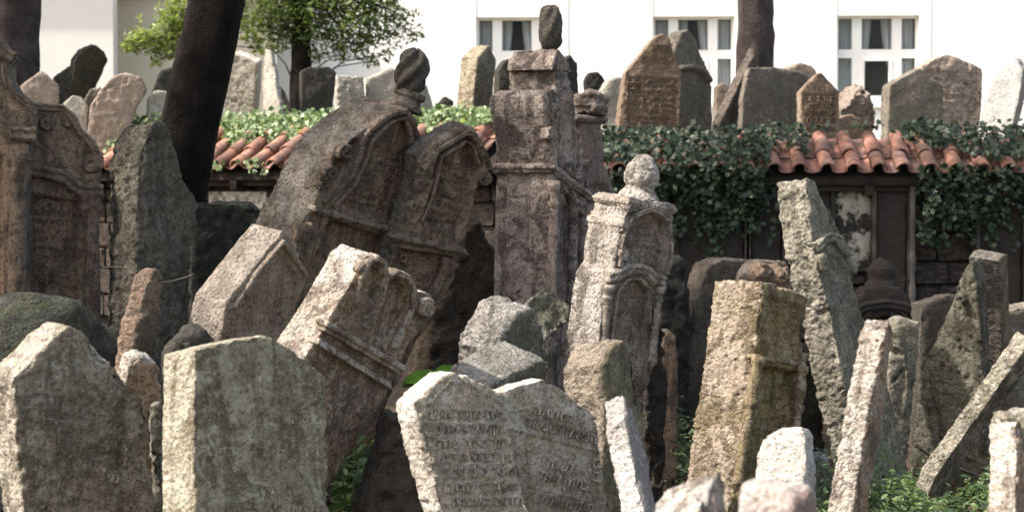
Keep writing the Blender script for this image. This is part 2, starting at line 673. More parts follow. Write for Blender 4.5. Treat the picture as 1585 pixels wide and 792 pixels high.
    def column(s, A, B, r, prof=None, off=0.0, name='column', rs=.003, side=.4):
        a, b = s.loc(*A), s.loc(*B)
        a.z = b.z = s.w0 + off
        prof = prof or [(0, 1.25), (.02, 1.35), (.05, 1.3), (.07, 1.0), (.1, 1.15), (.13, .95), (.3, .98), (.6, .92), (.78, .86), (.8, 1.15), (.83, 1.15), (.84, .85), (.88, .9), (.93, 1.35), (.96, 1.5), (1, 1.45)]
        pr = []
        for i in range(len(prof) - 1):
            (t0, r0), (t1, r1) = prof[i], prof[i + 1]
            k = max(1, int((t1 - t0) * (b - a).length / .02))
            pr += [(t0 + (t1 - t0) * j / k, (r0 + (r1 - r0) * j / k) * r) for j in range(k)]
        pr.append((prof[-1][0], prof[-1][1] * r))
        return s.part(name, MB().lathe(a, b, pr, 18).mesh(), rs=rs, side=side)

    def scroll(s, c, r, turns=1.6, wd=.022, proud=.022, a0=0.0, flip=1, name='scroll'):
        pts = []
        n = int(14 * turns)
        for i in range(n + 1):
            t = i / n
            a = a0 + flip * t * turns * 2 * math.pi
            rr = r * (1 - t * .85)
            pts.append((c[0] + rr * math.cos(a), c[1] + rr * math.sin(a)))
        return s.moulding(pts, wd, proud, name=name, rs=.003)

    def inscribe(s, TL, TR, BL, BR, n, k=0, hgt=.004, wear=.006, hf=.62):
        rr = []
        for i in range(n):
            f = (i + .8) / n
            A = (TL[0] + (BL[0] - TL[0]) * f, TL[1] + (BL[1] - TL[1]) * f)
            B_ = (TR[0] + (BR[0] - TR[0]) * f, TR[1] + (BR[1] - TR[1]) * f)
            rr.append((A, B_, abs(BL[1] - TL[1]) / n * hf, WORDS[(i + k) % len(WORDS)][::-1]))
        s.text(rr, hgt=hgt, lift=0, wear=wear)

    def finial(s, A, B, prof, woff=None, name='finial', rs=.004, swirl=0.0, side=1.0, mat=None):
        woff = -s.t / 2 if woff is None else woff
        a, b = s.loc(*A, woff), s.loc(*B, woff)
        me = MB().lathe(a, b, prof, 40).mesh()
        L = (b - a).length
        me2 = remesh(me, max(.005, s.vox * .6))
        co, no = getco(me2), getno(me2)
        if swirl:
            ax = np.array((b - a).normalized()); q = co - np.array(a)
            h = q @ ax; rel = q - h[:, None] * ax
            ang = np.arctan2(rel[:, 2], rel @ np.array((1, 0, 0)))
            co = co + no * (swirl * np.cos(ang * 5 + h / L * 12) * sstep(0, .2, h / L))[:, None]
            setco(me2, co)
        return s.part(name, me2, rs=rs, side=side, mat=mat)

    def text(s, lines, hgt=.006, lift=.001, wear=.004, name='inscription_row', mat=None, side=.15):
        """rows of raised lettering: (pixel start, pixel end, height in pixels, letters left to right)"""
        for (A, B, hpx, body) in lines:
            vs, fs = glyphs(body)
            x0, x1 = vs[:, 0].min(), vs[:, 0].max()
            a, b = s.loc(*A), s.loc(*B)
            top = s.loc(A[0], A[1] - hpx)
            du = np.array([b.x - a.x, b.y - a.y])
            L = np.linalg.norm(du); du = du / L
            H = np.hypot(top.x - a.x, top.y - a.y)
            dv = np.array([-du[1], du[0]])
            if dv[1] < 0: dv = -dv
            X = (vs[:, 0] - x0) / (x1 - x0) * L
            Y = vs[:, 1] / .6 * H
            uv = np.array([a.x, a.y]) + X[:, None] * du + Y[:, None] * dv
            p = np.concatenate([uv, np.full((len(uv), 1), s.w0)], 1)
            top_ = vs[:, 2] > 0
            base = s.field(p, np.ones(len(p))) + s.relief(uv)
            wn_ = fbm(p, 9, 3, .6, s.seed + 21)
            hh = lift + hgt - wear * np.clip(wn_ + .3, -1, 2)
            p[:, 2] += base + np.where(top_, hh, -.012)
            me = bpy.data.meshes.new(name)
            me.from_pydata([tuple(x) for x in p], [], fs)
            me.validate()
            setattr_f(me, 'side', np.full(len(p), side))
            link(name, me, mat or s.mat, s.root)

GL = {}
def glyphs(body):
    if body in GL:
        return GL[body]
    c = bpy.data.curves.new('t', 'FONT')
    c.body = body
    c.resolution_u = 1
    c.extrude = .05
    c.offset = .02
    o = bpy.data.objects.new('t', c)
    COL.objects.link(o)
    dg = bpy.context.evaluated_depsgraph_get()
    me = bpy.data.meshes.new_from_object(o.evaluated_get(dg))
    vs = getco(me)
    fs = [tuple(p.vertices) for p in me.polygons]
    bpy.data.objects.remove(o)
    bpy.data.curves.remove(c)
    bpy.data.meshes.remove(me)
    GL[body] = (vs, fs)
    return GL[body]

# ================================================================ setting
def sheet(name, x0, x1, y0, y1, step, zf, mat, kind='structure'):
    xs = np.arange(x0, x1 + step, step); ys = np.arange(y0, y1 + step, step)
    X, Y = np.meshgrid(xs, ys)
    Z = zf(X, Y)
    v = np.stack([X.ravel(), Y.ravel(), Z.ravel()], 1)
    nx = len(xs)
    i, j = np.meshgrid(np.arange(nx - 1), np.arange(len(ys) - 1))
    a = (j * nx + i).ravel()
    f = np.stack([a, a + 1, a + nx + 1, a + nx], 1)
    me = bpy.data.meshes.new(name)
    me.from_pydata(v.tolist(), [], f.tolist())
    me.shade_smooth()
    return tag(link(name, me, mat), kind=kind)

def soil_z(X, Y):
    g = 0.05 * np.sin(X * 1.3 + 0.7) * np.sin(Y * 0.9) + 0.03 * np.sin(X * 3.1 + Y * 2.3)
    p = np.stack([X.ravel(), Y.ravel(), 0 * X.ravel()], 1)
    return g + (fbm(p, 5, 3, .6, 3) * .018).reshape(X.shape)

soil = plain_mat('dark_soil', (.075, .058, .042), .95, .45, 3.5, 2.0, .5, (.03, .024, .018))
sheet('ground', -7, 7, 3.5, 19.6, .09, soil_z, soil)
sheet('outer_ground', -160, 160, -60, 260, 20, lambda X, Y: X * 0 - .16, soil)
terr_z = 2.15
_c = (775 - CX) / FPX * 15.5
_a = math.radians(33)
tb = MB().prism([(30, 16.06), (_c + .15, 16.06), (_c - 5.8 * math.cos(_a), 16.1 + 5.8 * math.sin(_a)), (-30, 16.1 + 24 * math.sin(_a)), (-30, 90), (30, 90)], -.5, terr_z)
tag(link('terrace', tb.mesh(), plain_mat('terrace_soil', (.09, .075, .05), .95, .4, 2, 1.5)), kind='structure')

# ---------------------------------------------------------------- retaining wall, roof
WD = 15.5
wall_stone = plain_mat('wall_stone', (.07, .058, .05), .92, .45, 6, 1.6, .8, (.03, .026, .024))
wall_core = plain_mat('wall_mortar', (.04, .035, .03), .95, .3, 9, 1.5)
eave_wood = plain_mat('eave_wood', (.022, .018, .015), .9, .4, 5, .8)
tile_m = plain_mat('clay_tile', (.30, .155, .115), .9, .4, 6, .7, .75, (.12, .09, .078))

def tile_mesh(name, r0, r1, L, th, up=True):
    """one half-round clay tile, wide end at y=0"""
    v, f = [], []
    n = 8
    for (y, r) in ((0, r0), (L, r1)):
        for rr in (r, r - th):
            for k in range(n + 1):
                a = math.pi * k / n
                z = math.sin(a) * rr
                v.append((-math.cos(a) * rr, y, z if up else -z))
    q = n + 1
    for k in range(n):
        f.append((k, k + 1, 2 * q + k + 1, 2 * q + k))
        f.append((q + k, 3 * q + k, 3 * q + k + 1, q + k + 1))
        f.append((k, q + k, q + k + 1, k + 1))
        f.append((2 * q + k, 2 * q + k + 1, 3 * q + k + 1, 3 * q + k))
    f += [(0, 2 * q, 3 * q, q), (n, q + n, 3 * q + n, 2 * q + n)]
    mb = MB(); mb.add(v, f)
    me = mb.mesh(name); me.shade_smooth()
    me.materials.append(tile_m)
    return me

cov = tile_mesh('cover_tile', .066, .056, .34, .014, True)
pan = tile_mesh('pan_tile', .062, .074, .34, .013, False)

def wall_run(name, label, x0, x1, loc, rz, seed, slope=31, eave=2.0, block_rows=8, skip=None, nrow=3, top=.6):
    rnd = random.Random(seed)
    root = thing(name, label, 'wall', loc)
    root.rotation_euler = (0, 0, rz)
    link('wall_core', MB().box(x0, x1, .06, .55, -.3, eave - .02).mesh(), wall_core, root)
    # course of squared stones
    shapes = []
    for k in range(6):
        mb = MB().box(-.5, .5, -.5, .5, -.5, .5)
        me = mb.mesh()
        bm = bmesh.new(); bm.from_mesh(me)
        bmesh.ops.bevel(bm, geom=bm.edges[:], offset=.06, segments=1, affect='EDGES')
        for v in bm.verts:
            v.co += Vector((rnd.uniform(-.03, .03), rnd.uniform(-.12, .12), rnd.uniform(-.03, .03)))
        bm.to_mesh(me); bm.free()
        me.name = 'wall_block'; me.materials.append(wall_stone)
        shapes.append(me)
    z = eave - .03
    hs = [.24, .2, .23, .19, .25, .21, .24, .22]
    for r in range(block_rows):
        h = hs[r % 8]
        x = x0 + rnd.uniform(0, .2)
        while x < x1:
            l = rnd.uniform(.28, .52)
            if skip is None or not skip(x + l / 2, z - h / 2):
                o = link('block', rnd.choice(shapes), None, root)
                o.location = (x + l / 2, .05, z - h / 2)
                o.scale = (l - .02, .11, h - .018)
            x += l
        z -= h
    s = math.radians(slope)
    roof = link('roof', MB().box(x0, x1, -.16, .5, eave - .13, eave - .025).mesh(), eave_wood, root)
    roof['label'] = 'tiled coping roof with dark eave board along the wall top'
    for xr in np.arange(x0 + .2, x1, .55):
        b = link('rafter', MB().box(xr - .035, xr + .035, -.24, .05, eave - .16, eave - .085).mesh(), eave_wood, roof)
    dk = MB().add([(x0, -.2, eave - .02), (x1, -.2, eave - .02), (x1, top, eave - .02 + (top + .2) * math.tan(s)), (x0, top, eave - .02 + (top + .2) * math.tan(s)),
                   (x0, top, eave - .1), (x1, top, eave - .1), (x0, -.2, eave - .08), (x1, -.2, eave - .08)],
                  [(0, 1, 2, 3), (3, 2, 5, 4), (6, 7, 1, 0), (4, 5, 7, 6), (0, 3, 4, 6), (1, 7, 5, 2)])
    link('roof_deck', dk.mesh(), eave_wood, roof)
    pitchx = .208
    n = int((x1 - x0) / pitchx)
    for i in range(n):
        xc = x0 + pitchx * (i + .5)
        for r in range(nrow):
            y = -.27 + r * .235 * math.cos(s)
            zz = eave - .005 + r * .235 * math.sin(s)
            j = rnd.uniform(-.012, .012)
            o = link('tile', cov, None, roof)
            o.location = (xc + j, y - .015, zz + .045); o.rotation_euler = (s - .05 + rnd.uniform(-.02, .02), rnd.uniform(-.05, .05), rnd.uniform(-.04, .04))
            o = link('tile', pan, None, roof)
            o.location = (xc + pitchx / 2 + j * .5, y + .02, zz + .042); o.rotation_euler = (s - .04, 0, rnd.uniform(-.02, .02)); o.scale = (1.05, 1, .42)
    return root

def xw(px, D=WD):
    return (px - CX) / FPX * D
corner = xw(775)
wr = wall_run('wall', 'dark stone wall under a red tiled coping, right half behind the tombstones', 0, 6.2, (corner, WD + .02, 0), 0, 3, eave=1.95, nrow=2, top=.2)
LA = math.radians(-33)
wl = wall_run('wall', 'stone wall with sunlit clay coping running off behind the leaning tree trunk', -5.6, 0, (corner, WD + .02, 0), LA, 5, eave=2.0, block_rows=6, top=.4)

_pl = plain_mat('flaking_limewash', (.42, .39, .35), .95, .2, 9, .8, .9, (.10, .085, .075))
for (xa, xb, za, zb_) in ((-3.42, -3.2, 1.0, 1.84), (-3.12, -2.45, 1.3, 1.82)):
    link('plaster_patch', MB().box(xa, xb, -.035, -.008, za, zb_).mesh(), _pl, wl)
# ---------------------------------------------------------------- memorials set in the wall
dk_st = stone_mat((.05, .04, .036), (.055, .046, .04), soot=.7, lichen=.1, moss=.05, pale=.15)
plaster = plain_mat('old_plaster', (.34, .31, .25), .95, .2, 11, .8, 1.0, (.028, .024, .022))

def wpos(px, py, D=WD):
    p = at(px, py, D)
    return p.x, p.z

def wall_panel(name, label, px0, px1, py0, py1, mat, proud=.06, arch=False, frame=True, cat='memorial'):
    x0, zt = wpos(px0, py0); x1, zb = wpos(px1, py1)
    y = WD - .03
    root = thing(name, label, cat, ((x0 + x1) / 2, y, zb))
    W, H = (x1 - x0) / 2, zt - zb
    if arch:
        pts = [(-W, 0), (W, 0)] + [(W * math.cos(a), H - W * .7 + W * .7 * math.sin(a)) for a in np.linspace(0, math.pi, 14)]
    else:
        pts = [(-W, 0), (W, 0), (W, H), (-W, H)]
    mb = MB(); mb.prism([(x, z) for x, z in pts], -.03, proud)
    me = remesh(mb.mesh(), .016)
    co = getco(me)
    co = co + getno(me) * (fbm(co, 9, 3, .6, px0) * .006)[:, None]
    co = np.stack([co[:, 0], -co[:, 2], co[:, 1]], 1)
    setco(me, co); me.shade_smooth(); setattr_f(me, 'side', np.zeros(len(co)))
    link('panel', me, mat, root)
    if frame:
        link('frame', MB().box(-W - .035, -W - .002, -proud - .035, .02, 0, H).mesh(), wall_stone, root)
        link('frame', MB().box(W + .002, W + .035, -proud - .035, .02, 0, H).mesh(), wall_stone, root)
    return root

wall_panel('wall_memorial', 'arched wall panel with white plaster flaking off, under the tiled eave', 1289, 1347, 290, 420, plaster, .035, arch=True, frame=False)
wall_panel('wall_memorial', 'tall smooth dark slab set in the wall right of the flaking plaster', 1352, 1400, 290, 470, dk_st, .07)
pr = wall_panel('wall_pilaster', 'narrow stone pilaster with a pale worn edge between dark slab and ivy', 1403, 1412, 285, 480, plain_mat('pale_edge', (.13, .11, .095), .9, .3, 6, 1, .4), .12, frame=False, cat='pilaster')
wall_panel('wall_memorial', 'plain dark brown panel high in the wall left of the flaking plaster', 1215, 1283, 292, 470, dk_st, .04)
wall_panel('wall_memorial', 'worn brown panel half covered by the hanging ivy', 1050, 1150, 300, 430, dk_st, .05)
wall_panel('wall_memorial', 'dark reddish slab of the wall beneath the ivy at the right edge', 1512, 1578, 300, 500, dk_st, .06)
wall_panel('wall_memorial', 'sooty slab in the wall just right of the hanging ivy curtain', 1160, 1208, 292, 440, dk_st, .05)

# ---------------------------------------------------------------- building behind
BD = 34.0
white_pl = plain_mat('white_render', (.85, .84, .815), .9, .03, 1.2, .2)
beige_pl = plain_mat('beige_render', (.50, .46, .37), .9, .06, 1.2, .3)
winwood = plain_mat('white_paint', (.8, .8, .78), .4, .03, 3, .05)
glass, nt_, bs_ = newmat('window_glass')
bs_.inputs['Base Color'].default_value = (.05, .06, .065, 1)
bs_.inputs['Roughness'].default_value = .08
bs_.inputs['Alpha'].default_value = .18
curt = plain_mat('curtain_cloth', (.62, .66, .68), .9, .08, 4, .3)
room_m = plain_mat('dark_room', (.10, .10, .11), .9, .1, 3, 0)

def bx(px):
    return (px - CX) / FPX * BD
def bz(py):
    return CAMZ - (py - HOR) / FPX * BD

def facade(root, x0, x1, z0, z1, holes, mat, y=0.0, th=.35):
    """wall with real openings"""
    xs = sorted({x0, x1} | {h[0] for h in holes} | {h[1] for h in holes})
    zs = sorted({z0, z1} | {h[2] for h in holes} | {h[3] for h in holes})
    mb = MB()
    for i in range(len(xs) - 1):
        for j in range(len(zs) - 1):
            cx_, cz_ = (xs[i] + xs[i + 1]) / 2, (zs[j] + zs[j + 1]) / 2
            if any(h[0] < cx_ < h[1] and h[2] < cz_ < h[3] for h in holes):
                continue
            mb.box(xs[i], xs[i + 1], y, y + th, zs[j], zs[j + 1])
    me = mb.mesh()
    bm = bmesh.new(); bm.from_mesh(me)
    bmesh.ops.remove_doubles(bm, verts=bm.verts, dist=1e-4)
    seen = {}
    for f in bm.faces:
        k = tuple(sorted(v.index for v in f.verts)); seen.setdefault(k, []).append(f)
    bm.verts.index_update()
    dup = [f for fs in seen.values() if len(fs) > 1 for f in fs]
    bmesh.ops.delete(bm, geom=dup, context='FACES_ONLY')
    bmesh.ops.recalc_face_normals(bm, faces=bm.faces)
    bm.to_mesh(me); bm.free()
    return link('wall', me, mat, root)

bld = thing('building', 'white rendered building with three pane windows behind the graveyard', 'building', (0, BD, 0))
bld.rotation_euler = (0, 0, math.radians(-3))
holes, wins = [], []
wx = [(-110, 15), (180, 305), (460, 585), (737, 862), (1009, 1134), (1290, 1415), (1700, 1825)]
for (a, b) in wx[3:]:
    for (t, q) in ((28, 163), (-290, -155), (-600, -465)):
        holes.append((bx(a), bx(b), bz(q), bz(t)))
facade(bld, bx(426), bx(2200), 0, 13.5, holes, white_pl)
def add_window(h, root, seed):
    rnd = random.Random(seed)
    x0, x1, z0, z1 = h
    W, H = x1 - x0, z1 - z0
    fr = MB()
    yy0, yy1 = .16, .23
    e = .045
    fr.box(x0, x0 + e, yy0, yy1, z0, z1); fr.box(x1 - e, x1, yy0, yy1, z0, z1)
    fr.box(x0 + e, x1 - e, yy0, yy1, z1 - e, z1); fr.box(x0 + e, x1 - e, yy0, yy1, z0, z0 + .09)
    ms = [x0 + W * .255, x0 + W * .74]
    for m_ in ms:
        fr.box(m_ - .085, m_ + .085, yy0 - .012, yy1 + .01, z0 + .09, z1 - e)
    zt = z0 + H * .575
    segs = [(x0 + e, ms[0] - .085), (ms[0] + .085, ms[1] - .085), (ms[1] + .085, x1 - e)]
    for (a, b) in segs:
        fr.box(a, b, yy0 - .006, yy1, zt - .075, zt + .075)
    wn_ = link('window', fr.mesh(), winwood, root)
    for i, (a, b) in enumerate(segs):
        for (c, d) in ((z0 + .09, zt - .075), (zt + .075, z1 - e)):
            link('pane', MB().box(a, b, .19, .196, c, d).mesh(), glass, wn_)
    sf = MB()
    a, b = segs[1]; c, d = z0 + .09, zt - .075
    for q in ((a, a + .05, c, d), (b - .05, b, c, d), (a + .05, b - .05, c, c + .06), (a + .05, b - .05, d - .05, d)):
        sf.box(q[0], q[1], .13, .186, q[2], q[3])
    link('sash', sf.mesh(), winwood, wn_)
    link('sill', MB().box(x0 - .06, x1 + .06, -.09, .16, z0 - .06, z0 + .012).mesh(), winwood, wn_)
    # curtains: wavy cloth a little behind the glass, drawn back at the bottom
    for side_ in (0, 1):
        v, f = [], []
        nx_, nz_ = 26, 14
        for j in range(nz_ + 1):
            tz = j / nz_
            wd = W * (.36 + .05 * tz - .16 * (1 - tz) ** 2 * (1 if side_ else .7))
            for i in range(nx_ + 1):
                s_ = i / nx_
                xx = (x0 + e + s_ * wd) if side_ == 0 else (x1 - e - s_ * wd)
                v.append((xx, .33 + .03 * math.sin(s_ * 34 + side_ + tz), z0 + .05 + tz * (H - .1)))
        for j in range(nz_):
            for i in range(nx_):
                k = j * (nx_ + 1) + i
                f.append((k, k + 1, k + nx_ + 2, k + nx_ + 1))
        me = bpy.data.meshes.new('curtain'); me.from_pydata(v, [], f); me.shade_smooth()
        link('curtain', me, curt, wn_)
    rm = MB()
    rm.add([(x0 - .4, .36, z0 - .4), (x1 + .4, .36, z0 - .4), (x1 + .4, 2.5, z0 - .4), (x0 - .4, 2.5, z0 - .4),
            (x0 - .4, .36, z1 + .3), (x1 + .4, .36, z1 + .3), (x1 + .4, 2.5, z1 + .3), (x0 - .4, 2.5, z1 + .3)],
           [(3, 2, 6, 7), (0, 3, 7, 4), (2, 1, 5, 6), (0, 1, 2, 3), (4, 7, 6, 5)])
    link('room', rm.mesh(), room_m, root)
for k, h in enumerate(holes):
    add_window(h, bld, k)
# raised plaster surrounds and thin pilaster strips
for k, (a, b) in enumerate(wx[3:]):
    x0, x1 = bx(a - 17), bx(b + 17)
    link('window_surround', MB().box(x0, bx(a) - .004, -.012, -.001, .2, 12.8).mesh(), white_pl, bld)
    link('window_surround', MB().box(bx(b) + .004, x1, -.012, -.001, .2, 12.8).mesh(), white_pl, bld)
link('roof', MB().prism([(bx(420), 13.5), (bx(2210), 13.5), (bx(2210), 13.9), (bx(420), 13.9)], -.5, 12).mesh(), tile_m, bld)
bld.children[-1].rotation_euler = (math.pi / 2, 0, 0)
bld.children[-1].location = (0, 11.5, 0)

b2 = thing('building', 'beige rendered house wall half hidden by the green branches at left', 'building', (0, BD - 1.4, 0))
s2 = (BD - 1.4) / BD
facade(b2, bx(178) * s2, bx(424) * s2, 0, bz(6), [], beige_pl, 0)
rf = MB()
for i in range(26):
    x = bx(300) * s2 + i * .065 * 1.7
    if x < bx(442) * s2:
        rf.lathe((x, -.25, bz(4)), (x, 2.2, bz(-90)), [(0, .05), (1, .05)], 8)
rf.prism([(bx(170) * s2, -.2), (bx(444) * s2, -.2), (bx(444) * s2, 2.3), (bx(170) * s2, 2.3)], bz(6), bz(2))
link('roof', rf.mesh(), tile_m, b2)
b3 = thing('building', 'pale grey white annex wall at far left behind the thick trunk', 'building', (0, BD - 2.2, 0))
s3 = (BD - 2.2) / BD
facade(b3, bx(-260) * s3, bx(177) * s3, 0, 6.2, [], plain_mat('grey_render', (.66, .65, .62), .9, .03, 1, .2), 0)
link('roof', MB().box(bx(-270) * s3, bx(180) * s3, -.3, 3, 6.2, 6.4).mesh(), tile_m, b3)

# ================================================================ tombstones
# stone families: (face colour, hewn side colour)
M_pale = stone_mat((.30, .25, .18), (.46, .42, .36), dark=(.085, .07, .045), soot=.5, lichen=.3, moss=.25, pale=.45, mosscol=(.10, .095, .055))
M_olive = stone_mat((.35, .29, .185), (.46, .43, .35), dark=(.10, .08, .042), soot=.55, lichen=.25, moss=.3, pale=.5, mosscol=(.13, .11, .055))
M_twin = stone_mat((.35, .285, .195), (.60, .55, .49), dark=(.11, .088, .06), soot=.35, lichen=.25, moss=.25, pale=.3, bump=.5)
M_brown = stone_mat((.36, .245, .165), (.18, .165, .145), dark=(.05, .037, .028), soot=.5, lichen=.3, moss=.12, pale=.35)
M_rose = stone_mat((.37, .275, .225), (.30, .255, .225), dark=(.04, .032, .03), soot=.75, lichen=.25, moss=.06, pale=.55)
M_tan = stone_mat((.37, .235, .125), (.60, .55, .47), dark=(.07, .042, .024), soot=.5, lichen=.15, moss=.08, pale=.3)
M_tan2 = stone_mat((.29, .215, .145), (.34, .30, .26), dark=(.09, .07, .055), soot=.3, lichen=.3, moss=.08, pale=.4)
M_chalk = stone_mat((.33, .235, .175), (.52, .47, .42), dark=(.09, .072, .062), soot=.6, lichen=.3, moss=.05, pale=.3)
M_grey = stone_mat((.14, .135, .085), (.29, .275, .255), dark=(.06, .055, .05), soot=.45, lichen=.4, moss=.35, pale=.4)
M_mossy = stone_mat((.26, .19, .06), (.37, .31, .25), dark=(.065, .045, .02), soot=.5, lichen=.4, moss=.35, pale=.5, mosscol=(.15, .135, .045))
M_weath = stone_mat((.22, .205, .155), (.38, .35, .29), dark=(.07, .062, .052), soot=.4, lichen=.5, moss=.3, pale=.5)
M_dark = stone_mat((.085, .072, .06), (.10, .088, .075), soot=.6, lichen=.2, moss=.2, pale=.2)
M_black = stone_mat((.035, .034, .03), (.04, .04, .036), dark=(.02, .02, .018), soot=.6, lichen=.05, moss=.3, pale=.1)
M_rock = stone_mat((.13, .108, .085), (.20, .18, .145), dark=(.045, .04, .036), soot=.55, lichen=.4, moss=.35, pale=.35, bump=1.3)
M_white = stone_mat((.17, .16, .15), (.74, .71, .67), dark=(.25, .22, .2), soot=.25, lichen=.1, moss=0, pale=.2)
M_bark_st = stone_mat((.12, .115, .09), (.2, .19, .165), dark=(.05, .045, .04), soot=.6, lichen=.5, moss=.5, pale=.3)
M_fpink = stone_mat((.42, .33, .27), (.46, .39, .33), dark=(.2, .15, .12), soot=.3, lichen=.1, moss=.05, pale=.3)
M_fpale = stone_mat((.50, .46, .38), (.6, .56, .5), dark=(.2, .18, .14), soot=.25, lichen=.1, moss=.1, pale=.3)
M_fgrey = stone_mat((.135, .12, .095), (.30, .265, .22), dark=(.09, .08, .07), soot=.35, lichen=.2, moss=.25, pale=.3)
M_fbrown = stone_mat((.27, .185, .13), (.34, .27, .21), dark=(.11, .075, .055), soot=.3, lichen=.1, moss=.05, pale=.3)
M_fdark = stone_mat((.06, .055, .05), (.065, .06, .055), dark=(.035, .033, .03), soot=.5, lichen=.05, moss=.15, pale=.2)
TS = 'tombstone'
H1 = 'פה נטמן איש תם'
WORDS = ['הלך לעולמו ביום', 'ונקבר בשם טוב', 'בן הרב רבי', 'זכרונו לברכה', 'נפשו בצרור החיים', 'איש ישר ונאמן', 'כל ימיו הלך בתום', 'ביום ראש חודש']
def rev(t): return t[::-1]

def rows(x0a, x1a, y0, x0b, x1b, y1, n, slope=0.0, k=0, hf=.6):
    """n text rows between two pixel lines; slope is the rise in y per pixel of x"""
    r = []
    for i in range(n):
        f = i / max(1, n - 1)
        a, b, y = x0a + (x0b - x0a) * f, x1a + (x1b - x1a) * f, y0 + (y1 - y0) * f
        h = (y1 - y0) / max(1, n - 1) * hf
        r.append(((a, y), (b, y + slope * (b - a)), h, rev(WORDS[(i + k) % len(WORDS)])))
    return r

# --- front row
s = Stone('gable_tombstone', 'large pale gabled tombstone with pitted face, front row, cut by the left edge', TS, 6.9,
          [(38, 792), (30, 690), (23, 586), (53, 556), (90, 516), (108, 503), (123, 510), (142, 526), (182, 573), (222, 617), (234, 643), (236, 700), (239, 792)],
          M_pale, P=(23, 586), Q=(-14, 574), psi=32, rs=.008, rf=.008, warp=.01, chips=1.6, vox=.0078,
          carve=[('lines', [(44, 600), (214, 640), (50, 800)], 9, .0035)])
s.inscribe((50, 610), (214, 650), (52, 780), (226, 800), 7, 2, hgt=.002, wear=.004, hf=.5)
s = Stone('gable_tombstone', 'broad olive gabled tombstone with smooth bright left side, second from left in front', TS, 6.7,
          [(302, 792), (301, 660), (302, 541), (360, 526), (413, 516), (450, 540), (486, 564), (504, 583), (507, 650), (512, 792)],
          M_olive, P=(302, 541), Q=(252, 548), psi=38, rs=.004, rf=.004, warp=.006, chips=.5, facet=.3, vox=.0078,
          carve=[('lines', [(320, 590), (492, 596), (320, 800)], 9, .003)])
s.inscribe((322, 600), (492, 606), (322, 790), (496, 800), 7, 5, hgt=.0015, wear=.004, hf=.5)
s = Stone('inscribed_tombstone', 'pale tombstone with rows of worn lettering leaning left against its twin, thick white chipped edge', TS, 7.5,
          [(684, 792), (662, 705), (641, 621), (664, 600), (697, 574), (722, 580), (750, 594), (776, 611), (784, 640), (800, 720), (815, 792)],
          M_twin, P=(641, 621), Q=(610, 623), psi=30, rs=.007, rf=.0022, warp=.006, chips=1.2, vox=.0062,
          carve=[('lines', [(660, 632), (782, 636), (712, 800)], 8, .005), ('ridge', [(664, 625), (697, 590), (722, 592), (770, 620)], .006, .004)])
s.text([((668, 648), (776, 645), 12, rev('פה נקבר איש')), ((674, 670), (778, 668), 12, rev('זקן ונשוא פנים')), ((680, 692), (786, 690), 12, rev('הלך בדרך ישרה')),
        ((684, 714), (792, 712), 12, rev('בן כבוד הרב')), ((690, 737), (797, 734), 12, rev('נפטר ביום שישי')), ((696, 760), (802, 757), 12, rev('לפרט קטן')), ((701, 783), (808, 780), 12, rev('תהא נשמתו'))],
       hgt=.010, lift=.0, wear=.004)
s = Stone('inscribed_tombstone', 'pale gabled tombstone with raised Hebrew letters in framed bands, touching its left leaning twin', TS, 7.75,
          [(822, 800), (796, 700), (766, 640), (766, 609), (806, 597), (844, 587), (872, 606), (898, 626), (920, 641), (926, 662), (930, 700), (941, 792)],
          M_twin, P=(776, 618), Q=(757, 614), psi=40, rs=.006, rf=.0022, warp=.003, chips=.25, vox=.0062,
          carve=[('panel', [(806, 645), (924, 672), (924, 684), (806, 658)], .004), ('ridge', [(788, 636), (820, 634), (920, 678), (921, 700)], .004, .005),
                 ('ridge', [(786, 662), (812, 668), (924, 698)], .004, .007), ('ridge', [(800, 702), (830, 692), (852, 697), (878, 712)], .004, .005),
                 ('ridge', [(924, 690), (925, 740), (929, 800)], .005, .006), ('ridge', [(912, 702), (914, 745), (918, 800)], .003, .004),
                 ('ridge', [(818, 752), (860, 762), (912, 775)], .004, .004)])
s.text([((822, 639), (892, 655), 12, 'לש ונח םולש'), ((812, 657), (920, 686), 14, 'רושבטצ קעפנה'),
        ((842, 722), (884, 730), 13, 'תעשל'), ((832, 742), (908, 758), 14, 'קפל ןתמב'), ((834, 777), (914, 792), 13, 'תמא ויתוללעמ'), ((915, 722), (924, 724), 14, 'ס'), ((916, 742), (925, 744), 14, 'ב')],
       hgt=.012, lift=.002, wear=.003)
s = Stone('narrow_tombstone', 'narrow tombstone with bright chalky left edge and grey face right of the lettered pair', TS, 7.7,
          [(1000, 800), (985, 740), (968, 650), (965, 606), (982, 636), (1000, 690), (1008, 735), (1018, 800)],
          M_white, P=(966, 608), Q=(935, 622), psi=62, rs=.010, rf=.002, warp=.006, vox=.0065)
s = Stone('round_tombstone', 'small sunlit pale tombstone with rounded chipped top in front of the colonnetted stone', TS, 7.3,
          [(1166, 760), (1168, 700), (1184, 672), (1208, 659), (1238, 657), (1245, 668), (1246, 700), (1248, 760)],
          stone_mat((.62, .58, .53), (.6, .56, .5), dark=(.2, .17, .14), soot=.15, lichen=.1, moss=0, pale=.25), yaw=-32, tilt=14, t=.11, rs=.006, rf=.004, warp=.01)
s = Stone('fallen_tombstone', 'blurred pinkish slanting stone top at the bottom edge, left of the whitest one', TS, 5.2,
          [(1060, 860), (1075, 800), (1100, 752), (1116, 722), (1126, 745), (1135, 790), (1150, 860)],
          M_chalk, P=(1112, 724), Q=(1020, 752), psi=68, rs=.008, rf=.006, warp=.02, vox=.012)
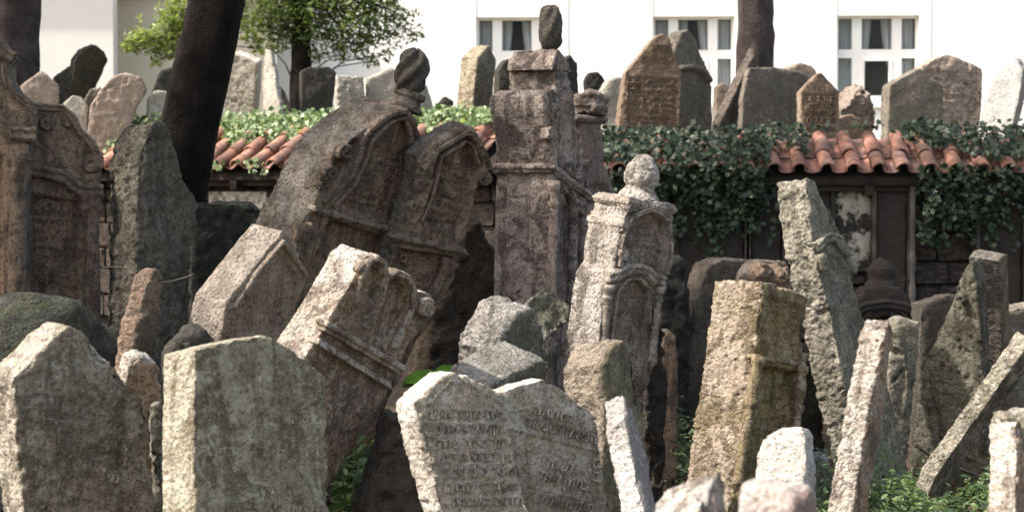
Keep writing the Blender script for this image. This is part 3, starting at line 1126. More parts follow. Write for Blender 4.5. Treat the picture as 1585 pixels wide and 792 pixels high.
s = Stone('fallen_tombstone', 'very blurred near white stone top at the bottom edge below the small rounded tombstone', TS, 4.6,
          [(1215, 900), (1222, 820), (1232, 760), (1258, 753), (1266, 790), (1285, 900)],
          stone_mat((.45, .3, .24), (.66, .6, .56), dark=(.2, .15, .12), soot=.2, lichen=.1, moss=0, pale=.2), P=(1240, 754), Q=(1160, 742), psi=60, rs=.006, rf=.004, warp=.02, vox=.012)
s = Stone('post_tombstone', 'narrow bright pillar like stone with brown right strip at the lower right edge', TS, 6.4,
          [(1572, 800), (1575, 720), (1573, 655), (1577, 648), (1584, 655), (1592, 720), (1594, 800)],
          M_tan, P=(1574, 652), Q=(1528, 655), psi=62, rs=.008, rf=.003, warp=.012, chips=1.2)
s = Stone('post_tombstone', 'sliver of pale stone behind the bright pillar at the right edge', TS, 6.9,
          [(1566, 800), (1562, 700), (1562, 646), (1600, 640), (1640, 660), (1650, 800)], M_pale, yaw=10, t=.14, vox=.014)
s = Stone('leaning_pillar', 'tall narrow bright stone leaning right, seen edge on, in front of the green plants', TS, 8.0,
          [(1311, 850), (1321, 792), (1343, 655), (1357, 582), (1367, 530), (1379, 497), (1384, 520), (1379, 565), (1367, 645), (1342, 792), (1332, 850)],
          M_tan, P=(1379, 497), Q=(1342, 494), psi=68, rs=.009, rf=.003, warp=.010, chips=1.2, vox=.007)
s = Stone('leaning_slab', 'long thin slab leaning steeply to the right across the lower right corner with dark underside', TS, 8.8,
          [(1436, 768), (1450, 736), (1520, 637), (1596, 528), (1612, 541), (1536, 652), (1460, 770)],
          stone_mat((.05, .045, .035), (.38, .35, .29), dark=(.03, .026, .02), soot=.4, lichen=.5, moss=.3, pale=.5), P=(1450, 742), Q=(1429, 724), psi=66, rs=.005, rf=.003, warp=.004, chips=.4, ext=False, vox=.0075)  # face colour darkened to paint in the shade of the overhanging underside
# --- second row
s4 = s = Stone('scrolled_tombstone', 'bright tombstone leaning hard to the right, three scrolled lobes across its brown face', TS, 8.2,
          [(452, 585), (478, 545), (512, 492), (548, 432), (560, 405), (578, 391), (590, 396), (594, 410), (600, 419), (612, 416), (626, 421), (637, 436), (641, 452), (655, 452), (668, 457), (671, 472), (664, 492), (640, 525), (616, 568), (599, 615), (516, 746)],
          M_tan, P=(512, 492), Q=(462, 474), psi=52, rs=.006, rf=.004, warp=.006, chips=.5, facet=.5, vox=.0074, deep=2.4,
          carve=[('panel', [(549, 470), (566, 420), (578, 404), (590, 418), (588, 450), (562, 510), (545, 500)], .014),
                 ('panel', [(592, 440), (603, 430), (618, 430), (628, 445), (632, 470), (606, 528), (578, 518)], .014),
                 ('panel', [(642, 470), (660, 470), (660, 490), (640, 505), (634, 490)], .012),
                 ('ridge', [(590, 400), (597, 425), (590, 455), (566, 512)], .014, .014), ('ridge', [(638, 445), (638, 470), (618, 520), (606, 545)], .014, .014),
                 ('ridge', [(560, 408), (550, 440), (566, 446)], .01, .012), ('ridge', [(662, 470), (668, 486), (648, 500), (644, 488)], .01, .012)])
s.cornice((508, 498), (618, 562), .045, proud=.032, wrap=False, name='moulding', steps=((0, .55, 1), (.55, 1, .55)), rs=.002)
s.cornice((494, 524), (602, 590), .03, proud=.024, wrap=False, name='moulding', steps=((0, .6, .6), (.6, 1, 1)), rs=.002)
s.moulding([(549, 478), (556, 430), (566, 406), (580, 398), (591, 406), (595, 428), (588, 458), (566, 508)], .03, .03)
s.moulding([(596, 430), (612, 421), (628, 428), (637, 446), (637, 472), (622, 506), (606, 538)], .03, .03)
s.scroll((656, 476), 13, 1.4, .03, .03, a0=-2.2)
s.scroll((562, 418), 9, 1.3, .022, .022, a0=-1.2, flip=-1)
s = Stone('gable_tombstone', 'grey brown gabled tombstone leaning right, moulded gable edge, behind the olive front stone', TS, 9.0,
          [(338, 560), (344, 515), (351, 470), (395, 412), (440, 356), (452, 370), (478, 417), (470, 460), (440, 560)],
          M_tan2, P=(351, 470), Q=(300, 456), psi=52, rs=.006, rf=.003, warp=.006, facet=.4, chips=.6,
          carve=[('panel', [(362, 520), (366, 474), (434, 385), (462, 428), (450, 520)], .012), ('ridge', [(436, 372), (472, 424)], .009, .01), ('ridge', [(352, 520), (358, 474)], .006, .008)])
s.moulding([(352, 512), (356, 474)], .03, .012, name='pilaster')
s.moulding([(360, 476), (398, 420), (436, 374), (474, 426)], .028, .022)
s.inscribe((388, 440), (446, 450), (362, 512), (436, 520), 5, 2)
s = Stone('thin_tombstone', 'thin reddish tombstone standing before the tall mossy boulder like stone', TS, 9.0,
          [(205, 560), (214, 500), (226, 450), (232, 432), (243, 417), (250, 419), (252, 440), (247, 480), (236, 560)],
          stone_mat((.16, .135, .09), (.34, .24, .18), dark=(.07, .05, .04), soot=.4, lichen=.3, moss=.2, pale=.4), P=(232, 430), Q=(208, 430), psi=60, rs=.012, rf=.004, warp=.012)
s = Stone('small_tombstone', 'small round headed brown tombstone with a bright top edge between the two front gabled stones', TS, 8.0,
          [(196, 640), (196, 590), (206, 560), (222, 551), (240, 558), (248, 574), (250, 640)], M_tan, P=(200, 560), Q=(184, 548), psi=45, rs=.006, rf=.004)
s = Stone('stone_block', 'small grey block low between the two gabled front stones', 'stone', 7.6,
          [(232, 700), (231, 632), (237, 625), (250, 625), (252, 700)], M_grey, yaw=10, t=.15)
sR = s = Stone('rough_tombstone', 'tall rough mossy standing stone with rounded top and thin wire tied round it', TS, 10.2,
          [(222, 560), (214, 480), (212, 400), (214, 300), (219, 245), (228, 210), (240, 188), (254, 185), (266, 200), (274, 230), (282, 268), (296, 300), (303, 345), (299, 420), (288, 560)],
          M_rock, P=(216, 300), Q=(162, 302), psi=48, rs=.020, rf=.016, warp=.05, chips=1.2, vox=.012)
sO = s = Stone('obelisk_tombstone', 'pale carved tombstone with onion shaped finial and two arched panels, leaning right', TS, 10.0,
          [(918, 600), (925, 540), (936, 460), (941, 430), (952, 412), (955, 380), (968, 335), (976, 306), (1043, 318), (1040, 360), (1036, 420), (1028, 436), (1022, 480), (1012, 560), (1004, 600)],
          M_chalk, P=(968, 335), Q=(918, 326), psi=46, rs=.008, rf=.004, warp=.006, facet=.5, vox=.007, deep=2.4,
          carve=[('panel', [(960, 418), (968, 375), (980, 345), (992, 333), (1008, 330), (1022, 338), (1030, 352), (1030, 390), (1022, 424)], .014),
                 ('panel', [(940, 540), (950, 480), (956, 445), (970, 430), (990, 430), (1002, 445), (1004, 480), (998, 520), (988, 590)], .014),
                 ('ridge', [(958, 405), (962, 372), (972, 340), (984, 330), (1008, 322), (1026, 332), (1034, 350), (1032, 400)], .012, .014),
                 ('blob', [(965, 392)], .03, .014, 1), ('ridge', [(976, 306), (984, 325), (996, 332)], .01, .014)])
s.cornice((974, 306), (1043, 318), .05, proud=.02, name='capstone', rs=.007)
s.cornice((968, 335), (972, 336), .085, proud=.018, name='side_moulding', rs=.006)
s.moulding([(940, 428), (956, 424), (968, 418), (984, 416), (1000, 420), (1010, 432), (1028, 436)], .06, .03, name='cornice', rs=.005)
s.column((934, 545), (942, 440), .026, name='column')
s.column((1008, 560), (1022, 442), .024, name='column')
s.moulding([(958, 412), (962, 378), (972, 346), (984, 332), (1006, 323), (1024, 330), (1034, 348), (1037, 398), (1030, 424)], .032, .025)
s.scroll((964, 392), 8, 1.5, .022, .025, a0=1)
s.scroll((978, 320), 8, 1.4, .024, .03, a0=2)
s.moulding([(944, 540), (956, 450), (972, 432), (990, 430), (1003, 446), (1004, 500)], .024, .02)
s.inscribe((976, 350), (1026, 354), (966, 418), (1024, 426), 6, 2, hf=.5)
s.inscribe((962, 450), (1000, 456), (946, 545), (992, 560), 7, 5, hf=.5)
s.finial((988, 308), (999, 238), [(0, .12), (.1, .105), (.2, .08), (.27, .072), (.35, .088), (.5, .096), (.7, .086), (.85, .06), (.95, .035), (1, .015)], rs=.005)
s = Stone('gable_tombstone', 'grey topped tombstone with yellowish crumbling side and green face, below the onion finial stone', TS, 8.9,
          [(932, 720), (938, 640), (932, 563), (944, 540), (956, 524), (972, 530), (984, 540), (992, 590), (996, 640), (1000, 720)],
          stone_mat((.15, .135, .065), (.34, .29, .235), dark=(.07, .055, .04), soot=.35, lichen=.3, moss=.35, pale=.5), P=(932, 563), Q=(870, 570), psi=54, rs=.012, rf=.004, warp=.006, chips=1)
s = Stone('colonnette_tombstone', 'thick flat topped tombstone with a crumbling side, mossy face panel and two small columns', TS, 9.9,
          [(1128, 790), (1139, 753), (1158, 640), (1169, 545), (1182, 436), (1250, 458), (1241, 550), (1230, 660), (1222, 740), (1215, 790)],
          M_mossy, P=(1182, 436), Q=(1105, 433), psi=62, rs=.012, deep=2, rf=.004, warp=.008, chips=.8, vox=.008,
          carve=[('panel', [(1184, 456), (1238, 472), (1230, 538), (1176, 522)], .008), ('panel', [(1172, 562), (1232, 576), (1212, 760), (1146, 752)], .03),
                 ('lines', [(1190, 462), (1236, 474), (1176, 535)], 5, .004), ('lines', [(1172, 590), (1226, 602), (1150, 750)], 7, .006)])
s.cornice((1168, 548), (1242, 560), .03, proud=.018, wrap=False, rs=.004)
cp = [(0, 1), (.45, .95), (.60, .85), (.61, 1.3), (.66, 1.35), (.67, .8), (.74, 1.2), (.82, 1.3), (.9, .9), (.93, .8), (.95, 1.2), (1, 1.2)]
s.column((1136, 750), (1168, 552), .030, cp, off=.022, name='column')
s.column((1216, 745), (1236, 566), .028, cp, off=.022, name='column')
s.inscribe((1190, 466), (1236, 478), (1182, 520), (1230, 532), 3, 2, hgt=.003)
s.inscribe((1174, 575), (1226, 588), (1152, 740), (1208, 752), 8, 4, hgt=.003, hf=.5)
s = Stone('pointed_tombstone', 'tall pointed tombstone leaning left with a jagged pale side and a small arched cornice', TS, 10.9,
          [(1345, 740), (1318, 640), (1300, 560), (1286, 480), (1270, 430), (1256, 360), (1249, 300), (1248, 274), (1262, 280), (1282, 312), (1306, 370), (1318, 412), (1340, 490), (1365, 560), (1392, 650), (1408, 740)],
          M_weath, P=(1249, 290), Q=(1203, 300), psi=58, deep=2, rs=.014, rf=.004, warp=.01, chips=1.1, vox=.0085,
          carve=[('ridge', [(1252, 290), (1270, 305), (1296, 355), (1308, 378)], .012, .012), ('panel', [(1270, 400), (1285, 392), (1302, 398), (1316, 425), (1340, 510), (1380, 640), (1330, 640), (1290, 480)], .012)])
s.moulding([(1262, 384), (1272, 372), (1284, 368), (1296, 374), (1304, 386), (1316, 390)], .07, .04, name='cornice', rs=.006)
s.column((1276, 420), (1268, 392), .028, [(0, .8), (.2, 1.2), (.5, 1.1), (.8, 1.5), (1, 1.2)], name='capital')
s.column((1321, 425), (1314, 396), .026, [(0, .8), (.2, 1.2), (.5, 1.1), (.8, 1.5), (1, 1.2)], name='capital')
s = Stone('mossy_tombstone', 'broad stone slanting to a point, its face green with pitted moss, near the right edge', TS, 10.9,
          [(1405, 760), (1414, 670), (1430, 565), (1456, 500), (1488, 428), (1504, 402), (1512, 440), (1520, 530), (1524, 640), (1528, 760)],
          stone_mat((.19, .18, .135), (.16, .15, .125), dark=(.045, .04, .03), soot=.6, lichen=.4, moss=.7, pale=.4, mosscol=(.075, .085, .05), bump=1.6), P=(1504, 402), Q=(1516, 396), psi=35, rs=.006, rf=.007, warp=.008, vox=.0095,
          carve=[('blob', [(1492, 459)], .03, .03, 0)])
s = Stone('upright_tombstone', 'upright grey stone with a narrow carved brown face, right behind the slanting mossy one', TS, 11.25,
          [(1556, 760), (1554, 600), (1552, 480), (1546, 404), (1554, 394), (1562, 392), (1563, 470), (1566, 520), (1572, 760)],
          stone_mat((.24, .17, .10), (.19, .175, .155), dark=(.055, .05, .045), soot=.45, lichen=.3, moss=.2, pale=.35), P=(1547, 404), Q=(1500, 397), psi=72, rs=.004, rf=.004, warp=.006, chips=.4, vox=.0095)
s = Stone('plain_tombstone', 'dark plain stone between the mossy gabled stone and the right edge', TS, 11.8, [(1560, 760), (1558, 480), (1600, 470), (1700, 480), (1700, 760)], M_fgrey, yaw=20, t=.2, vox=.018)
s = Stone('cracked_tombstone', 'low grey stone with a cracked rounded top behind the narrow bright leaning pillar', TS, 11.6,
          [(1375, 700), (1378, 560), (1380, 505), (1400, 492), (1421, 502), (1422, 560), (1412, 640), (1405, 700)], M_weath, yaw=8, t=.2, tilt=-2, carve=[('ridge', [(1384, 590), (1392, 578), (1402, 570)], .008, -.02), ('ridge', [(1380, 530), (1398, 545), (1404, 580), (1400, 640)], .01, .015)])
s = Stone('low_tombstone', 'low dark stone with a curved shoulder in shadow left of the mossy gabled stone', TS, 12.4,
          [(1424, 700), (1426, 470), (1440, 466), (1470, 455), (1500, 460), (1500, 700)], M_dark, yaw=12, t=.18, vox=.013)

# --- tall centre group
sM = s = Stone('tall_baroque_tombstone', 'tallest dark brown carved tombstone in the centre with stepped shoulders and egg shaped finial', TS, 11.5,
          [(846, 560), (848, 470), (852, 300), (855, 256), (852, 225), (848, 200), (843, 170), (843, 148), (856, 138), (888, 140), (893, 190), (902, 240), (916, 300), (906, 330), (900, 400), (894, 470), (890, 560)],
          M_rose, P=(855, 260), Q=(770, 260), psi=60, rs=.006, rf=.007, warp=.006, facet=.35, chips=.5, vox=.0110, deep=3,
          carve=[('blob', [(876, 150)], .05, .02, 1), ('blob', [(852, 180)], .03, .025, 1), ('blob', [(888, 262)], .06, .025, 2), 
                 ('panel', [(860, 470), (864, 320), (872, 312), (878, 322), (874, 470)], .012), ('panel', [(886, 470), (889, 330), (894, 325), (898, 335), (891, 470)], .012)])
s.cornice((855, 254), (914, 298), .06, proud=.04, name='cornice')
s.block([(860, 150), (862, 108), (880, 112), (888, 150)], -s.t * .88, .0, name='neck_block')
s.block([(866, 76), (880, 98), (887, 114), (856, 108), (858, 90)], -s.t * .84, .0, name='capstone')
s.column((850, 470), (856, 280), .036, off=.015, name='column')
s.column((880, 470), (885, 306), .032, off=.015, name='column')
s.column((896, 470), (902, 318), .03, off=.015, name='column')
s.finial((853, 76), (852, 9), [(0, .045), (.06, .056), (.2, .066), (.4, .071), (.6, .07), (.8, .064), (.94, .05), (1, .03)], rs=.005, swirl=.005, mat=M_dark)
s.scroll((858, 172), 12, 1.5, .022, .022, a0=2.4)
s.scroll((850, 205), 9, 1.4, .03, .03, a0=2.4, flip=-1)
s.scroll((886, 262), 14, 1.6, .035, .045, a0=-.5, name='shell_carving')
s.scroll((893, 284), 10, 1.4, .035, .045, a0=.6, flip=-1, name='shell_carving')
s.moulding([(866, 290), (874, 296), (886, 318), (900, 330), (908, 334)], .05, .05, name='pediment_moulding')
s = Stone('tall_tombstone', 'tall rosy brown tombstone just behind the tallest one, right of it, with a broken cap', TS, 12.2,
          [(912, 560), (912, 400), (900, 300), (896, 220), (894, 178), (931, 180), (934, 230), (944, 270), (956, 310), (960, 400), (965, 560)],
          stone_mat((.25, .185, .155), (.2, .165, .145), dark=(.08, .062, .055), soot=.35, lichen=.15, moss=.05, pale=.3), P=(894, 178), Q=(876, 180), psi=40, rs=.006, rf=.006, warp=.006,
          carve=[('panel', [(905, 300), (915, 285), (935, 285), (945, 305), (945, 380), (912, 380)], .015), ('blob', [(908, 255)], .03, .018, 1)])
s.cornice((894, 178), (932, 180), .05, proud=.03, name='capital')
s.finial((912, 180), (916, 142), [(0, .09), (.3, .12), (.5, .1), (.8, .09), (1, .03)], rs=.02, name='broken_cap')

# --- leaning pair
sA = s = Stone('leaning_baroque_tombstone', 'big leaning carved tombstone with a curled finial and a very thick grey side', TS, 10.95,
          [(400, 520), (440, 420), (467, 345), (486, 318), (494, 296), (508, 266), (524, 240), (544, 216), (569, 198), (603, 174), (628, 166), (638, 178), (646, 205), (656, 240), (654, 262), (648, 310), (632, 360), (612, 410), (540, 560)],
          M_brown, P=(569, 200), Q=(503, 180), psi=52, rs=.010, rf=.006, warp=.01, facet=.45, chips=.7, vox=.0085, deep=3,
          carve=[('panel', [(520, 318), (545, 290), (565, 250), (574, 212), (606, 184), (625, 178), (632, 200), (640, 240), (628, 300), (612, 344)], .016),
                 ('ridge', [(508, 306), (535, 285), (556, 250), (566, 212), (600, 180), (627, 172), (636, 186)], .016, .018),
                 ('panel', [(512, 340), (600, 368), (560, 470), (470, 440)], .02),
                 ('panel', [(500, 262), (516, 236), (548, 204), (556, 222), (540, 262), (506, 296), (488, 300)], .03), ('blob', [(533, 238)], .045, .03, 1), ('blob', [(510, 272)], .035, .03, 1), ('blob', [(637, 290)], .05, .02, 1),
                 ('lines', [(570, 222), (632, 240), (530, 318)], 9, .005)])
s.cornice((489, 318), (628, 356), .05, proud=.03, wrap=False)
s.column((440, 440), (474, 346), .04, [(0, 1), (.7, 1), (.72, 1.3), (.8, 1.1), (.9, 1.7), (1, 1.8)], name='column')
s.finial((626, 170), (636, 142), [(0, .11), (.2, .11), (.3, .085), (.6, .08), (.7, .1), (1, .1)], woff=-.09, name='finial_base', side=.9)
s.finial((631, 146), (644, 78), [(0, .04), (.06, .066), (.2, .082), (.4, .089), (.6, .09), (.8, .078), (.93, .054), (1, .02)], woff=-.09, swirl=.014, rs=.003, mat=M_dark)
s.moulding([(500, 314), (524, 294), (543, 270), (556, 242), (566, 208), (584, 190), (604, 178), (627, 171), (638, 186), (645, 214), (648, 236)], .034, .022)
s.moulding([(516, 320), (548, 286), (566, 248), (576, 216), (604, 190), (624, 183), (632, 200), (638, 232), (632, 290), (612, 348)], .022, .02)
s.scroll((534, 236), 13, 1.5, .022, .022, a0=2.5)
s.scroll((511, 268), 12, 1.5, .022, .022, a0=2.2)
s.scroll((637, 300), 14, 1.7, .022, .022, a0=-1.2)
s.scroll((628, 328), 10, 1.3, .022, .022, a0=1.5, flip=-1)
s.scroll((478, 352), 9, 1.4, .03, .04, a0=0, name='capital_scroll')
s.scroll((602, 388), 11, 1.4, .03, .04, a0=.5, name='capital_scroll')
s.inscribe((574, 214), (632, 226), (528, 314), (612, 342), 8, 1)
s.inscribe((520, 352), (590, 372), (486, 420), (560, 440), 4, 3)
sB = s = Stone('leaning_baroque_tombstone', 'thinner carved tombstone leaning close against the right side of the finial bearing one', TS, 11.25,
          [(560, 520), (600, 420), (626, 350), (645, 300), (650, 244), (672, 222), (700, 208), (722, 197), (736, 201), (748, 222), (758, 246), (764, 262), (750, 268), (738, 292), (730, 330), (718, 378), (704, 430), (650, 520), (600, 630)],
          M_brown, P=(700, 208), Q=(676, 198), psi=40, rs=.008, rf=.006, warp=.008, chips=.6, vox=.0085, deep=3,
          carve=[('panel', [(650, 340), (668, 290), (676, 240), (724, 210), (734, 220), (748, 255), (730, 290), (706, 368)], .016),
                 ('ridge', [(662, 250), (668, 280), (650, 330), (640, 345)], .012, .016), ('ridge', [(672, 238), (722, 206), (736, 212), (756, 256)], .012, .016),
                 ('blob', [(650, 280)], .045, .022, 2), ('blob', [(748, 272)], .035, .018, 1), ('panel', [(620, 385), (704, 398), (660, 500), (570, 500)], .02),
                 ('lines', [(680, 250), (738, 262), (650, 350)], 8, .005)])
s.cornice((612, 360), (718, 384), .05, proud=.03, wrap=False)
s.moulding([(652, 262), (668, 250), (678, 232), (700, 218), (724, 204), (737, 212), (750, 238), (757, 258)], .032, .022)
s.moulding([(652, 342), (668, 306), (678, 270), (682, 244), (722, 218), (730, 224), (742, 256)], .02, .02)
s.scroll((748, 276), 11, 1.5, .022, .022, a0=-1)
s.scroll((656, 286), 12, 1.6, .022, .022, a0=2)
s.scroll((640, 320), 9, 1.3, .022, .022, a0=1, flip=-1)
s.column((640, 512), (698, 402), .035, [(0, 1), (.8, .95), (.82, 1.3), (.88, 1.1), (.94, 1.6), (1, 1.7)], name='column')
s.inscribe((684, 250), (738, 260), (656, 346), (712, 366), 7, 4)
s.inscribe((632, 392), (690, 406), (600, 470), (660, 490), 4, 2)

# --- ornate pair at the left edge
s = Stone('ornate_tombstone', 'dark brown baroque tombstone with scrolled top and round column, cut by left edge', TS, 11.0,
          [(-90, 560), (-90, 60), (-20, 40), (0, 60), (12, 80), (24, 88), (14, 100), (17, 125), (30, 145), (46, 158), (53, 175), (52, 205), (44, 212), (46, 560)],
          M_brown, yaw=8, t=.28, rs=.006, rf=.006, warp=.006, chips=.4, vox=.010, deep=2,
          carve=[('ridge', [(-20, 60), (0, 72), (12, 86), (18, 92)], .02, .03), ('ridge', [(10, 104), (14, 130), (28, 152), (44, 168)], .02, .03), ('blob', [(38, 182)], .06, .03, 1), ('panel', [(-80, 240), (5, 240), (5, 560), (-80, 560)], .03)])
s.moulding([(-60, 192), (-30, 182), (-6, 184), (8, 196), (20, 206), (56, 208)], .09, .05, name='cornice')
s.column((26, 520), (30, 238), .055, [(0, 1), (.3, 1.02), (.6, .95), (.78, .85), (.8, 1.05), (.82, .9), (.86, 1.1), (.9, 1.4), (.93, 1.1), (.96, 1.5), (1, 1.6)], off=.02)
s.scroll((36, 184), 14, 1.6, .035, .04, a0=-1.2)
s.moulding([(-30, 50), (-4, 64), (10, 84), (22, 90)], .07, .05, name='top_scroll')
s.moulding([(8, 98), (12, 126), (24, 148), (44, 162), (52, 180)], .05, .045)
s = Stone('ornate_tombstone', 'dark brown tombstone with curved scroll shoulders and cornice right of the left edge column', TS, 11.3,
          [(40, 560), (40, 400), (44, 170), (55, 163), (95, 165), (108, 170), (114, 186), (124, 197), (136, 214), (150, 234), (160, 252), (158, 270), (150, 282), (158, 296), (150, 330), (154, 560)],
          M_brown, yaw=14, t=.25, rs=.006, rf=.006, warp=.006, chips=.4, vox=.010, deep=2,
          carve=[('ridge', [(50, 170), (60, 180), (66, 172)], .03, .03), ('ridge', [(92, 172), (106, 182), (122, 204), (136, 214)], .025, .03), ('blob', [(74, 200)], .05, .02, 2),
                 ('ridge', [(128, 222), (122, 250), (132, 276), (148, 272), (150, 256), (140, 252)], .02, .03), ('panel', [(46, 300), (122, 312), (122, 540), (46, 540)], .02), ('lines', [(54, 322), (116, 326), (54, 450)], 9, .005)])
s.moulding([(44, 262), (100, 274), (112, 286), (124, 294), (160, 296)], .085, .04, name='cornice')
s.column((142, 540), (142, 300), .05, [(0, 1), (.3, 1.02), (.6, .95), (.80, .85), (.82, 1.05), (.84, .9), (.88, 1.1), (.92, 1.4), (.95, 1.1), (1, 1.6)], off=.015)
s.scroll((142, 252), 17, 1.6, .035, .035, a0=-1.6)
s.scroll((72, 190), 12, 1.4, .032, .03, a0=-1.2)
s.scroll((106, 188), 9, 1.3, .03, .03, a0=-2, flip=-1)
s.moulding([(56, 166), (96, 168), (112, 182), (122, 202), (140, 220), (156, 248)], .05, .035)
s.inscribe((54, 320), (118, 324), (52, 450), (118, 452), 9, 3, hf=.5)

# --- rocks and broken stones in the middle
s = Stone('broken_tombstone', 'broken grey topped chunk with a green concave face left of the pale jagged chunk', TS, 9.4,
          [(764, 600), (764, 552), (776, 524), (800, 488), (824, 480), (838, 506), (844, 552), (850, 600)],
          M_grey, P=(800, 488), Q=(745, 467), psi=52, rs=.014, rf=.004, warp=.02, chips=1.5)
s = Stone('broken_tombstone', 'pale jagged broken stone chunk at the foot of the tallest tombstone', TS, 9.9,
          [(800, 620), (800, 475), (818, 458), (842, 446), (866, 456), (888, 470), (890, 492), (868, 508), (852, 524), (852, 620)],
          M_grey, yaw=25, tilt=20, t=.3, rs=.014, rf=.018, warp=.03, chips=2)
s = Stone('fallen_slab', 'flat grey slab lying tilted behind the lettered pair with a dark green underside', TS, 8.9,
          [(752, 640), (762, 600), (800, 577), (844, 557), (843, 585), (820, 640)],
          M_grey, P=(800, 577), Q=(736, 546), psi=60, rs=.006, rf=.004, warp=.01)
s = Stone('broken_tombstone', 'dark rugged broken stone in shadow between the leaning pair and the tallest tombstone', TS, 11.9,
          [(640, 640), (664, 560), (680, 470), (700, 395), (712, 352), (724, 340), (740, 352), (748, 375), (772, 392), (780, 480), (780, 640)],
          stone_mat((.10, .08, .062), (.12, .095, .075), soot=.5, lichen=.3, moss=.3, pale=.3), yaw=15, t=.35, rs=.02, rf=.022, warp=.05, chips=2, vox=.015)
s = Stone('stump_stone', 'dark brown rough stone stub leaning behind the white edge of the lettered pair', TS, 8.4,
          [(570, 850), (560, 780), (582, 720), (598, 660), (608, 640), (622, 648), (650, 720), (662, 850)], M_dark, yaw=18, t=.2, rs=.015, rf=.014, warp=.03, vox=.013)
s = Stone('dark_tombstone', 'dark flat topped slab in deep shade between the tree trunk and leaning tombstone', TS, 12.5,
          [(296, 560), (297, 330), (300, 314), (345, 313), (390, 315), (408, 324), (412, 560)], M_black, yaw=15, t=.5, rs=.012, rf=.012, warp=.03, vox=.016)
s = Stone('small_rock', 'small rounded dark rock between the thin reddish stone and grey gabled one', 'rock', 8.8,
          [(255, 600), (258, 548), (274, 528), (290, 512), (310, 520), (320, 600)], M_fdark, yaw=5, t=.3, rs=.01, rf=.01, warp=.03)
s = Stone('dark_tombstone', 'slim dark stone in shadow immediately right of the onion finial stone', TS, 10.6,
          [(1000, 720), (1002, 560), (1010, 500), (1022, 498), (1030, 520), (1034, 600), (1030, 720)], M_dark, yaw=20, t=.2, rs=.012, rf=.01, vox=.013)
s = Stone('small_tombstone', 'small brown stub behind slim dark stone, above the green herbs in the centre', TS, 11.4,
          [(1018, 640), (1022, 520), (1034, 508), (1046, 520), (1050, 560), (1050, 640)], M_brown, yaw=15, t=.15, rs=.008)
s = Stone('leaning_tombstone', 'pale brown shaded slab propped behind the thick flat topped tombstone on its left', TS, 13.2,
          [(1060, 640), (1062, 560), (1076, 480), (1098, 412), (1120, 402), (1162, 404), (1172, 420), (1175, 640)],
          stone_mat((.155, .12, .09), (.22, .19, .15), soot=.4, lichen=.2, moss=.1, pale=.3), P=(1098, 412), Q=(1072, 408), psi=40, rs=.01, rf=.006)
s = Stone('carved_tombstone', 'worn brown stone with carved scroll top peeping above the thick flat topped tombstone', TS, 12.6,
          [(1156, 640), (1156, 430), (1166, 410), (1180, 402), (1200, 404), (1222, 406), (1232, 430), (1232, 640)],
          M_brown, yaw=15, t=.2, rs=.01, rf=.008, carve=[('blob', [(1180, 420)], .06, .03, 1), ('blob', [(1206, 428)], .06, .03, 1)])
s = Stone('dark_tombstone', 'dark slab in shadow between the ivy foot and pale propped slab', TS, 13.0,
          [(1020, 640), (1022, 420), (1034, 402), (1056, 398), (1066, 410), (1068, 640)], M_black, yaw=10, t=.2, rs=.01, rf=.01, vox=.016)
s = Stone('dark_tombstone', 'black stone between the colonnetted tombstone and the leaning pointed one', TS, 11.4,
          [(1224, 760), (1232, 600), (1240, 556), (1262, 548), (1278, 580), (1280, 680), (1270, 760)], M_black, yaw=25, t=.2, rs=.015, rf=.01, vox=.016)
s = Stone('stone_block', 'small grey block on the ground by the narrow bright leaning pillar', 'stone', 10.2,
          [(1250, 760), (1250, 712), (1256, 705), (1286, 706), (1290, 760)], M_grey, yaw=10, t=.2, rs=.01)

# memorial built against the wall, domed with a small onion top
s = Stone('domed_memorial', 'dark domed memorial with small pointed knob standing against the wall below the tall slab', 'memorial', 14.6,
          [(1325, 640), (1326, 490), (1330, 462), (1345, 446), (1368, 440), (1395, 446), (1410, 462), (1416, 490), (1418, 640)],
          dk_st, yaw=4, t=.3, rs=.006, rf=.006, warp=.01, carve=[('panel', [(1338, 640), (1340, 505), (1370, 488), (1402, 505), (1404, 640)], .05)])
s.moulding([(1322, 482), (1340, 474), (1370, 470), (1398, 474), (1422, 486)], .08, .06, name='cornice')
s.moulding([(1330, 500), (1350, 478), (1372, 474), (1394, 480), (1410, 500)], .05, .035, name='moulding')
s.finial((1364, 444), (1364, 397), [(0, .13), (.15, .12), (.25, .09), (.35, .1), (.6, .11), (.8, .07), (1, .01)], name='finial', rs=.003)

# --- far row on the terrace; their feet stand on the raised soil
def far(name, label, D, poly, mat, Q=None, P=None, psi=40, yaw=12, t=.18, **k):
    k.setdefault('rs', .008); k.setdefault('rf', .006); k.setdefault('warp', .007); k.setdefault('chips', .2)
    tilt = k.pop('tilt', 0)
    zb = HOR - (terr_z - .03 - CAMZ) * FPX / D
    poly = [(x, zb if y == B else y) for x, y in poly]
    st = Stone(name, label, TS, D, poly, mat, P=P, Q=Q, psi=psi, yaw=yaw, tilt=tilt, t=t, ext=False, vox=.0125, group='tombstones standing along the raised terrace', **k)
    return st
B = 214
far('far_tombstone', 'small pinkish five sided tombstone on the terrace beside the thick trunk at far left', 18.5, [(32, B), (32, 133), (64, 110), (80, 122), (92, 133), (90, B)], M_fpink, t=.2, yaw=15)
far('far_tombstone', 'grey tilted slab between the pinkish one and dark hexagonal one', 19.4, [(80, B), (82, 120), (108, 102), (114, 118), (120, B)], M_fgrey, t=.15)
